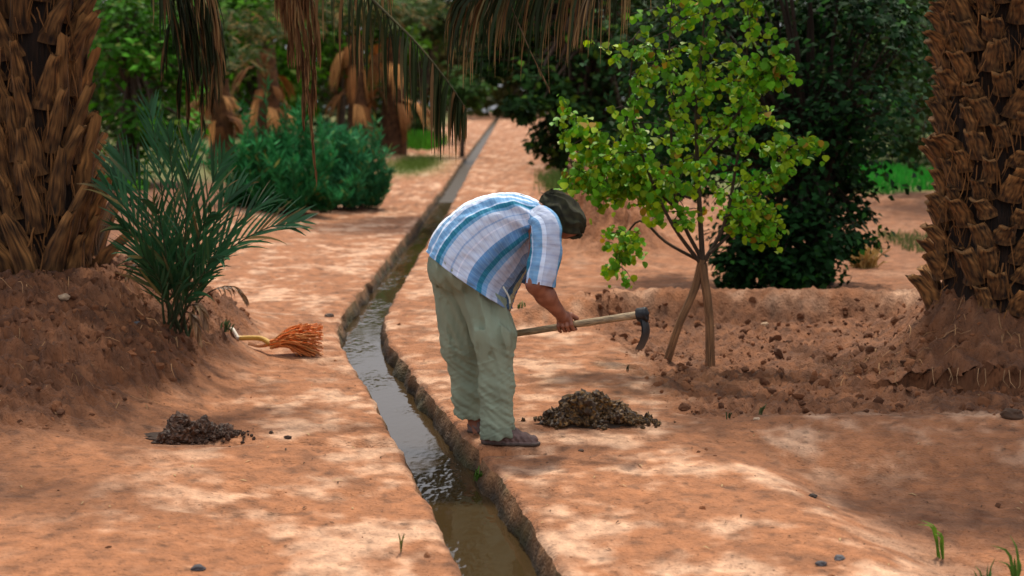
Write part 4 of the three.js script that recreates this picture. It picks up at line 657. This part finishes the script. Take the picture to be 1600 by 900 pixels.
  const shirtLoft = (inset, NU, NV, wr) => {
    const s = new Soup(); let prev;
    for (let j = 0; j <= NV; j++) {
      const t = j / NV, B = lines[0].getPoint(t), F = lines[1].getPoint(t), w = lines[2].getPoint(t).x - inset, C = B.clone().add(F).multiplyScalar(0.5), a = B.clone().sub(C), al = a.length(), an = a.clone().normalize(), row = [];
      for (let i = 0; i <= NU; i++) {
        const th = (i / NU) * Math.PI * 2, c = Math.cos(th), sn = Math.sin(th), bel = Math.max(0, -c);
        const ca = Math.sign(c) * Math.pow(Math.abs(c), 0.92), sa = Math.sign(sn) * Math.pow(Math.abs(sn), 0.8);
        const hang = sn > 0 ? 0.42 : 0.12, wd = w * (1 - hang * Math.pow(bel, 1.1) * sst(0, 0.15, t));
        let p = C.clone().addScaledVector(an, ca * (al - inset)).add(V(0, 0, sa * wd - 0.05 * bel * sst(0, 0.3, t)));
        const out = an.clone().multiplyScalar(c / al).add(V(0, 0, sn / w)).normalize();
        // creases fan out from the armpit and gather at the hem
        const arm = Math.hypot((t - 0.66) * 1.0, (th - 1.75) * 0.22), rad = Math.atan2((th - 1.75) * 0.22, t - 0.66);
        const k1 = 0.011 * Math.sin(rad * 9 + 5 * noise3(t * 3, th)) * Math.exp(-Math.pow((arm - 0.16) / 0.14, 2)) * (sn > 0 ? 1 : 0), k2 = 0.013 * noise3(t * 8 + th * 1.5, th * 4, 2) + 0.006 * noise3(t * 22, th * 5 - t * 8, 5), k3 = 0.012 * noise3(th * 5, 4.4, t * 2) * sst(0.35, 0, t);
        p.addScaledVector(out, wr * (k1 + k2 + k3));
        row.push(s.v(p, out, [1, 1, 1], i / NU, t * 1.6));
      }
      if (prev) for (let i = 0; i < NU; i++) { s.t(prev[i], prev[i + 1], row[i + 1]); s.t(prev[i], row[i + 1], row[i]); }
      prev = row;
    }
    const g = s.geo(); g.computeVertexNormals(); return g;
  };
  const shirt = part(man, 'shirt', shirtLoft(0, 180, 130, 1), shirtMat);
  part(man, 'lining', shirtLoft(0.009, 60, 40, 0.9), shirtMat, shirt);
  // sleeves
  const sleeve = (pts, rad, k, uoff) => {
    const P = new THREE.CatmullRomCurve3(pts), s = new Soup(), NU = 64, NV = 44; let prev;
    for (let j = 0; j <= NV; j++) {
      const t = j / NV, c = P.getPoint(t), tan = P.getTangent(t), a = V(0, 0, 1).addScaledVector(tan, -tan.z).normalize(), b = V().crossVectors(tan, a), r = rad(t), row = [];
      for (let i = 0; i <= NU; i++) { const th = (i / NU) * Math.PI * 2, d = a.clone().multiplyScalar(Math.cos(th)).addScaledVector(b, Math.sin(th)), w = 0.013 * noise3(Math.cos(th) * 1.6 + k, t * 5 + Math.sin(th) * 1.2, Math.sin(th) * 1.6) + 0.006 * noise3(Math.cos(th) * 3 + t * 9, t * 9, Math.sin(th) * 3 + k); row.push(s.v(c.clone().addScaledVector(d, r * (1 + 0.1 * Math.abs(Math.sin(th))) + w * (0.3 + t)), d, [1, 1, 1], i / NU * 0.3 + uoff, t * 0.6)); }
      if (prev) for (let i = 0; i < NU; i++) { s.t(prev[i], prev[i + 1], row[i + 1]); s.t(prev[i], row[i + 1], row[i]); }
      prev = row;
    }
    const g = s.geo(); g.computeVertexNormals(); return g;
  };
  part(man, 'sleeve', sleeve([pix(840, 336, 7.86), pix(852, 354, 7.79), pix(853, 390, 7.765), pix(844, 446, 7.735)], (t) => lerp(0.06, 0.068, t) + 0.008 * Math.sin(t * 3.1), 2, 0.06), shirtMat);
  part(man, 'sleeve', sleeve([pix(842, 340, 8.1), pix(848, 352, 8.17), pix(835, 390, 8.2), pix(812, 436, 8.22)], (t) => lerp(0.062, 0.07, t), 7, 0.3), shirtMat);
  // worn leather sandals
  const shoeMat = std({ vertexColors: true, roughness: 0.7 });
  for (const [h, m, e] of [[pix(764, 688, ZN), pix(797, 684, ZN - 0.01), pix(832, 690, ZN - 0.03)], [pix(742, 681, 8.13), pix(764, 678, 8.12), pix(786, 683, 8.1)]]) {
    h.y = 0.028; e.y = 0.022; m.y = 0.04;
    const g = nets((p) => { const q = p.clone(); let d = smin(cone(q, h, m, 0.04, 0.046), cone(q, m, e, 0.045, 0.026), 0.02); d = Math.max(d, -(p.y - 0.004)); const sole = Math.max(Math.abs(p.y - 0.007) - 0.007, smin(cone(V(p.x, 0, p.z), V(h.x, 0, h.z), V(m.x, 0, m.z), 0.042, 0.05), cone(V(p.x, 0, p.z), V(m.x, 0, m.z), V(e.x, 0, e.z), 0.05, 0.042), 0.02)); const strap = 0.003 * Math.sin((p.x * 1.0 + p.y * 0.8) * 190); return Math.min(d + strap - 0.002, sole); }, V(h.x - 0.08, -0.02, h.z - 0.1), V(e.x + 0.08, 0.12, h.z + 0.11), 0.0055);
    vcol(g, (p) => mul3(p.y < 0.014 ? [0.05, 0.032, 0.024] : [0.125, 0.075, 0.066], 1 + 0.5 * noise3(p.x * 60, p.y * 60, p.z * 60))); part(man, 'sandal', g, shoeMat);
  }
}
// ---------------------------------------------------------------- hoe, broom, mud, stones, seedlings
{
  const t = thing('hoe', onHandle(880), 'long handled hoe with a dark iron blade, held level by the man', 'hoe'), s = new Soup(); seed(401);
  const P = [...Array(17)].map((_, i) => H_A.clone().lerp(H_B, i / 16).add(V(0, 0.004 * noise3(i * 0.5, 2), 0.004 * noise3(i * 0.5, 8))));
  s.tube(P, P.map((_, i) => 0.0165 + 0.003 * (i / 16) + 0.0012 * noise3(i * 0.9, 4)), 12, [0.34, 0.24, 0.115], [0.52, 0.37, 0.21], 3);
  part(t, 'handle', s.geo(), std({ vertexColors: true, map: fibre, bumpMap: fibre, bumpScale: 0.002, roughness: 0.6 }));
  const iron = std({ vertexColors: true, roughness: 0.5, metalness: 0.6 }), c = pix(1003, 491, 7.695), tip = pix(998, 545, 7.72), dn = tip.clone().sub(c), L = dn.length(); dn.normalize();
  const g = nets((p) => { const q = p.clone().sub(c), a = q.dot(H_AX), r = q.clone().addScaledVector(H_AX, -a), rl = r.length(); return Math.max(smin(Math.max(rl - 0.034, Math.abs(a) - 0.026) + 0, cone(p, c.clone().addScaledVector(H_AX, 0.012), c.clone().addScaledVector(dn, 0.05).addScaledVector(H_AX, 0.016), 0.026, 0.016), 0.012), -(Math.max(rl - 0.0195, a - 0.02))) + 0.002 * noise3(p.x * 60, p.y * 60, p.z * 60); }, c.clone().addScalar(-0.09), c.clone().addScalar(0.09), 0.004);
  vcol(g, (p) => mul3([0.02, 0.021, 0.024], 1 + noise3(p.x * 50, p.y * 50, p.z * 50))); part(t, 'socket', g, iron);
  const b = new Soup(), zx = V(-0.5, 0, 1).normalize(), R = 14; const layer = (off) => { let pv; for (let i = 0; i <= R; i++) { const u = i / R, w = lerp(0.03, 0.066, Math.pow(u, 0.7)), row = []; for (let k = 0; k <= 8; k++) { const x = (k / 8) * 2 - 1, th = 0.0045 * (1 - 0.8 * u) * off, bow = -0.012 * x * x; row.push(b.v(c.clone().addScaledVector(dn, 0.02 + u * (L - 0.015) * (1 - 0.07 * x * x * u)).addScaledVector(H_AX, 0.018 + 0.034 * Math.sin(u * Math.PI) * 0.7 + th + bow).addScaledVector(zx, x * w), H_AX.clone().multiplyScalar(off), mul3(mix3([0.03, 0.032, 0.034], [0.09, 0.095, 0.095], u * u), 1 + 0.4 * noise3(i, k)), x, u)); } if (pv) for (let k = 0; k < 8; k++) { b.t(pv[k], pv[k + 1], row[k + 1]); b.t(pv[k], row[k + 1], row[k]); } pv = row; } }; layer(1); layer(-1);
  const bg = b.geo(); bg.computeVertexNormals(); part(t, 'blade', bg, iron);
}
{ // a date stalk with its orange strands
  const b = gpt(425, 553), t = thing('date_stalk_broom', b, 'orange date stalk broom with a bent yellow handle lying on the left path', 'broom'), D = -b.z; seed(411);
  const lift = (px, py, h = 0.03) => { const p = gpt(px, py); p.y = groundH(p.x, p.z) + h; return p; };
  const neck = pix(424, 540, D).setY(0.07), st = new Soup(), Y = [0.52, 0.3, 0.05];
  const hp = [neck, pix(408, 529, D + 0.1), pix(390, 528, D + 0.12), pix(374, 528, D + 0.12), pix(364, 533, D + 0.1), pix(363, 541, D + 0.05), pix(372, 547, D)].map((p) => p.setY(Math.max(p.y, groundH(p.x, p.z) + 0.02)));
  const hc = curve(hp, 30); let k0 = 0; st.tube(hc, hc.map((_, i) => lerp(0.02, 0.014, i / 30)), 8, Y, Y);
  for (let i = 0; i < st.c.length / 3; i++) { const f = clamp((Math.floor(i / 9) - 15) / 8, 0, 1); const c = mix3(mix3(Y, [0.3, 0.22, 0.05], noise3(i, 1)), [0.75, 0.66, 0.55], f); st.c.splice(i * 3, 3, ...c); }
  part(t, 'handle', st.geo(), std({ vertexColors: true, roughness: 0.5 }));
  const lo = new Soup(); lo.tube(curve([neck, lift(405, 549), lift(388, 549, 0.02)], 12), [0.017, 0.015, 0.014, 0.012], 7, [0.62, 0.2, 0.04], [0.7, 0.38, 0.2]); part(t, 'stub', lo.geo(), std({ vertexColors: true, roughness: 0.6 }));
  const S = new Soup();
  for (let k = 0; k < 250; k++) {
    const u = rnd(), e = pix(lerp(456, 506, Math.pow(rnd(), 0.5)), lerp(506, 562, u), D + rr(-0.12, 0.12)); const dir = e.clone().sub(neck), n0 = neck.clone().add(V(gauss() * 0.012, gauss() * 0.025, gauss() * 0.025)); e.y = Math.max(e.y, groundH(e.x, e.z) + 0.006);
    const m = n0.clone().lerp(e, 0.5).add(V(0, 0.03 + gauss() * 0.02, gauss() * 0.03)), P = curve([n0, m, e], 8), col = mul3(mix3([0.8, 0.17, 0.02], [0.62, 0.29, 0.09], rnd()), rr(0.65, 1.3));
    for (const p of P) { p.x += gauss() * 0.006; p.y += gauss() * 0.006; }
    S.tube(P, P.map((_, i) => (i % 2 ? 0.0034 : 0.0052) * lerp(1.2, 0.8, i / 8)), 4, col, mul3(col, 0.9));
  }
  const bm = part(t, 'strands', S.geo(), std({ vertexColors: true, roughness: 0.55 })); bm.userData.kind = 'stuff';
}
// wet mud scraped from the canal
function mudPile(px, py, hw, hh, dp, label, col, k, skew) {
  const b = gpt(px, py), D = -b.z, s = 1 / pxm(D); b.y = groundH(b.x, b.z); const t = thing('mud_pile', b, label, 'mud pile'); seed(420 + k);
  const shapes = [...Array(6)].map((_, v) => { const g = new THREE.IcosahedronGeometry(1, 3), p = g.attributes.position, q = V(); for (let i = 0; i < p.count; i++) { q.fromBufferAttribute(p, i); const d = 1 + 0.5 * noise3(q.x * 1.5 + v * 5, q.y * 1.5, q.z * 1.5) + 0.5 * noise3(q.x * 4, q.y * 4 + v * 3, q.z * 4) + 0.14 * noise3(q.x * 9, q.y * 9, q.z * 9 + v); p.setXYZ(i, q.x * d, q.y * d * 0.85, q.z * d); } g.computeVertexNormals(); return vcol(g, (p) => mul3(mix3(col[0], col[1], sst(-0.1, 0.35, noise3(p.x * 2.2, p.y * 2.2 + v, p.z * 2.2) + 0.15 * p.y)), 1 + 0.6 * noise3(p.x * 7, p.y * 7, p.z * 7))); });
  const mat = std({ vertexColors: true, roughness: 0.62, bumpMap: weaveSoil, bumpScale: 0.004 }), small = [];
  const H = (u, v) => Math.exp(-u * u * 2.0 - v * v * 2.5) * (1 + 0.5 * noise3(u * 4 + k, v * 3, 2));
  for (let j = 0; j < 560; j++) {
    const big = j < 120, u = big ? gauss() * 0.66 : gauss() * 0.95, v = big ? gauss() * 0.6 : gauss() * 0.8, x = b.x + (u + skew * Math.max(0, -u)) * hw * s, z = b.z + v * dp, top = H(u, v) * hh * s * (0.75 + 0.5 * noise3(u * 3, v * 3, k)), r = big ? rr(0.016, 0.045) : rr(0.005, 0.015), y = groundH(x, z) + (big ? (0.45 + 0.5 * rnd()) * top : top * rr(0.75, 1.05)) + r * 0.3;
    const m = new THREE.Matrix4().compose(V(x, y, z), new THREE.Quaternion().setFromEuler(new THREE.Euler(rr(0, 6), rr(0, 6), rr(0, 6))), V(r * rr(0.8, 1.35), r, r * rr(0.8, 1.35)));
    if (big) { const o = shade(new THREE.Mesh(shapes[j % 6], mat)); o.name = 'clod'; m.decompose(o.position, o.quaternion, o.scale); o.position.sub(t.position); t.add(o); } else small.push((j % 3 ? shapes[j % 6].clone() : shapes[j % 6].clone()).applyMatrix4(m));
  }
  // the heap beneath the clods
  const g = new THREE.SphereGeometry(1, 40, 20, 0, Math.PI * 2, 0, Math.PI / 2), p = g.attributes.position; for (let i = 0; i < p.count; i++) { const X = p.getX(i), Y = p.getY(i), Z = p.getZ(i), n = 1 + 0.4 * noise3(X * 3, Y * 3 + k, Z * 3) + 0.2 * noise3(X * 8, Y * 8, Z * 8); p.setXYZ(i, b.x + X * hw * s * 0.72 * n, b.y - 0.01 + Y * hh * s * 0.42 * n, b.z + Z * dp * 0.7 * n); } g.computeVertexNormals(); part(t, 'heap', vcol(g, (q) => mul3(col[0], 1 + 0.5 * noise3(q.x * 30, q.y * 30, q.z * 30))), mat);
  part(t, 'crumbs', mergeGeometries(small), mat).userData.kind = 'stuff';
}
const weaveSoil = tex(256, (u, v) => 0.5 + 0.6 * pfbm(u, v, 12, 4, 3)); weaveSoil.repeat.set(2, 2);
mudPile(922, 662, 100, 50, 0.16, 'lumpy heap of wet dark brown mud on the path in front of the man', [[0.035, 0.016, 0.005], [0.2, 0.1, 0.02]], 1, 0.2);
mudPile(282, 684, 96, 25, 0.15, 'dark mud heap at the foot of the left mound', [[0.04, 0.016, 0.006], [0.1, 0.038, 0.014]], 2, 0.75);
// single stones
for (const [px, py, r, c, label] of [[310, 893, 0.02, [0.05, 0.045, 0.05], 'small dark stone at the bottom edge of the left path'], [1283, 880, 0.018, [0.06, 0.055, 0.06], 'dark pebble on the right path, the left of two close together'], [1312, 872, 0.018, [0.09, 0.085, 0.09], 'grey pebble on the right path, the right of two close together'], [515, 495, 0.03, [0.12, 0.09, 0.07], 'grey brown stone on the left bank at the bend of the canal'], [450, 686, 0.016, [0.04, 0.022, 0.014], 'small dark lump on the left path, right of the dark mud heap'], [214, 596, 0.032, [0.1, 0.095, 0.1], 'bluish grey stone on the slope of the left mound'], [105, 602, 0.03, [0.36, 0.25, 0.16], 'pale stone low on the left mound'], [1271, 764, 0.016, [0.04, 0.025, 0.018], 'dark lump where the right path meets the hollow'], [1182, 663, 0.014, [0.5, 0.36, 0.24], 'tiny pale stone on the rim of the right path'], [1580, 662, 0.05, [0.07, 0.035, 0.018], 'dark clod at the right edge of the picture under the mound'], [1195, 506, 0.025, [0.5, 0.33, 0.2], 'pale stone on the dug soil right of the sapling'], [908, 704, 0.012, [0.09, 0.05, 0.03], 'tiny brown clod on the path below the lumpy mud heap']]) {
  const p0 = gpt(px, py), g = new THREE.IcosahedronGeometry(1, 3), p = g.attributes.position; p0.y = groundH(p0.x, p0.z); for (let i = 0; i < p.count; i++) { const X = p.getX(i), Y = p.getY(i), Z = p.getZ(i), d = r * (1 + 0.35 * noise3(X * 1.3 + px, Y * 1.3, Z * 1.3) + 0.12 * noise3(X * 4, Y * 4 + px, Z * 4)); p.setXYZ(i, X * d * 1.25, Y * d * 0.7 + r * 0.3, Z * d); } g.computeVertexNormals();
  const m = shade(new THREE.Mesh(vcol(g, (q) => mul3(c, 1 + 0.5 * noise3(q.x * 90, q.y * 90, q.z * 90))), std({ vertexColors: true, roughness: 0.85 }))); m.name = numbered('stone'); m.position.copy(p0); scene.add(tag(m, label, 'stone'));
}
// seedlings: a few upright blades each
for (const [px, py, hp, n, lean, label, col, w] of [[1470, 826, 70, 5, -0.28, 'small bright green seedling in the hollow at lower right', [0.1, 0.2, 0.02], 0.012], [1538, 890, 80, 6, 0.05, 'dark green forked seedling near the bottom right corner', [0.05, 0.11, 0.025], 0.008], [1592, 893, 125, 5, -0.08, 'tall green shoot at the right edge of the picture', [0.06, 0.13, 0.02], 0.013], [626, 862, 46, 3, 0.15, 'thin grass sprig on the left path near the water', [0.12, 0.13, 0.04], 0.007], [1188, 652, 22, 6, 0.3, 'low grey green sprig on the rim of the right path', [0.08, 0.1, 0.04], 0.01], [1137, 655, 18, 3, 0, 'tiny dark shoot on the rim of the right path', [0.05, 0.07, 0.03], 0.009], [815, 488, 14, 9, 0.1, 'small green tuft behind the man beside the bund', [0.06, 0.12, 0.03], 0.014], [980, 580, 13, 3, 0.1, 'tiny dark sprig on the path left of the sapling', [0.03, 0.03, 0.015], 0.009], [748, 745, 26, 16, 0.25, 'green weeds on the canal bank below the side inlet', [0.06, 0.13, 0.015], 0.008], [352, 560, 22, 14, 0.3, 'low green weeds at the foot of the young palm', [0.06, 0.1, 0.04], 0.012]]) {
  let b = gpt(px, py); const D = -b.z; b.y = groundH(b.x, b.z) - 0.005; if (px === 748) { b = pix(752, 752, 7.5); } seed(px); const t = thing(n > 8 ? 'weed_tuft' : 'seedling', b, label, n > 8 ? 'weeds' : 'seedling');
  for (let k = 0; k < n; k++) { const s = new Soup(), h = hp / pxm(D) * rr(0.6, 1.05), a = b.clone().add(V(gauss() * 0.012 * n / 4, 0, gauss() * 0.015)), l = lean + gauss() * 0.28, P = [a, a.clone().add(V(h * l * 0.25, h * 0.45, gauss() * 0.02)), a.clone().add(V(h * l * 0.6, h * 0.8, gauss() * 0.04)), a.clone().add(V(h * l * 1.25, h * (0.95 - Math.abs(l) * 0.3), gauss() * 0.06))]; s.ribbon(curve(P, 7), [0.5, 0.8, 1, 1, 0.9, 0.7, 0.4, 0.05].map((x) => x * w), V(1, 0, gauss()).normalize(), mul3(col, rr(0.7, 1.3)), mul3(col, 1.2), 0.35); part(t, 'blade', s.geo(), greenMat); }
}
{ // dead roots and straw on the mounds
  const s = new Soup(); seed(440);
  for (let k = 0; k < 170; k++) { const L = k % 2, x = L ? rr(2.1, 3.6) : rr(-3.6, -1.9), z = L ? rr(9.5, 10.4) : rr(8, 10.2), a = rr(0, 6.28), len = rr(0.06, 0.32), P = []; let hx = x, hz = z, d = a; for (let i = 0; i < 6; i++) { P.push(V(hx, groundH(hx, -hz) + 0.006 + 0.012 * Math.sin(i), -hz)); hx += Math.cos(d) * len / 5; hz += Math.sin(d) * len / 5 * 0.8; d += rr(-0.4, 0.4); } const w = rr(0.003, 0.008); s.ribbon(P, [w, w, w, w, w * 0.7, w * 0.2], V(-Math.sin(a), 0.2, Math.cos(a)), mul3([0.42, 0.23, 0.11], rr(0.5, 1.2))); }
  for (let k = 0; k < 14; k++) { const x = rr(2.2, 3.6), z = ledgeZ(x) - 0.12, y = 0.13, len = rr(0.06, 0.2); const P = [V(x, y, -z + 0.0), V(x + gauss() * 0.02, y - len * 0.5, -z + 0.015), V(x + gauss() * 0.04, Math.max(0.02, y - len), -z + 0.02)]; s.ribbon(P, [0.005, 0.004, 0.002], V(1, 0, 0), mul3([0.42, 0.25, 0.13], rr(0.6, 1.2))); }
  for (let k = 0; k < 420; k++) { // litter on the path: chips of leaf and straw
    const z = rr(5.6, 15), x = rr(-0.36, 0.36) * z; if (x > interp(LEFT, z) - 0.03 && x < interp(RIGHT, z) + 0.03) continue;
    const a = rr(0, 6.28), L = rr(0.01, 0.05), p = V(x, groundH(x, -z) + 0.004, -z), d = V(Math.cos(a), 0, Math.sin(a)), w = rr(0.003, 0.011);
    s.ribbon([p, p.clone().addScaledVector(d, L * 0.5).add(V(0, rr(0, 0.008), 0)), p.clone().addScaledVector(d, L)], [w * 0.4, w, w * 0.2], V(-d.z, 0.1, d.x), rnd() < 0.6 ? [0.06, 0.03, 0.015] : [0.4, 0.27, 0.13]);
  }
  const m = shade(new THREE.Mesh(s.geo(), strandMat)); m.name = 'root_fibres'; m.userData.kind = 'stuff'; tag(m, 'dry roots, straw and leaf litter strewn over the mounds and paths', 'roots'); scene.add(m);
}
renderer.render(scene, camera);
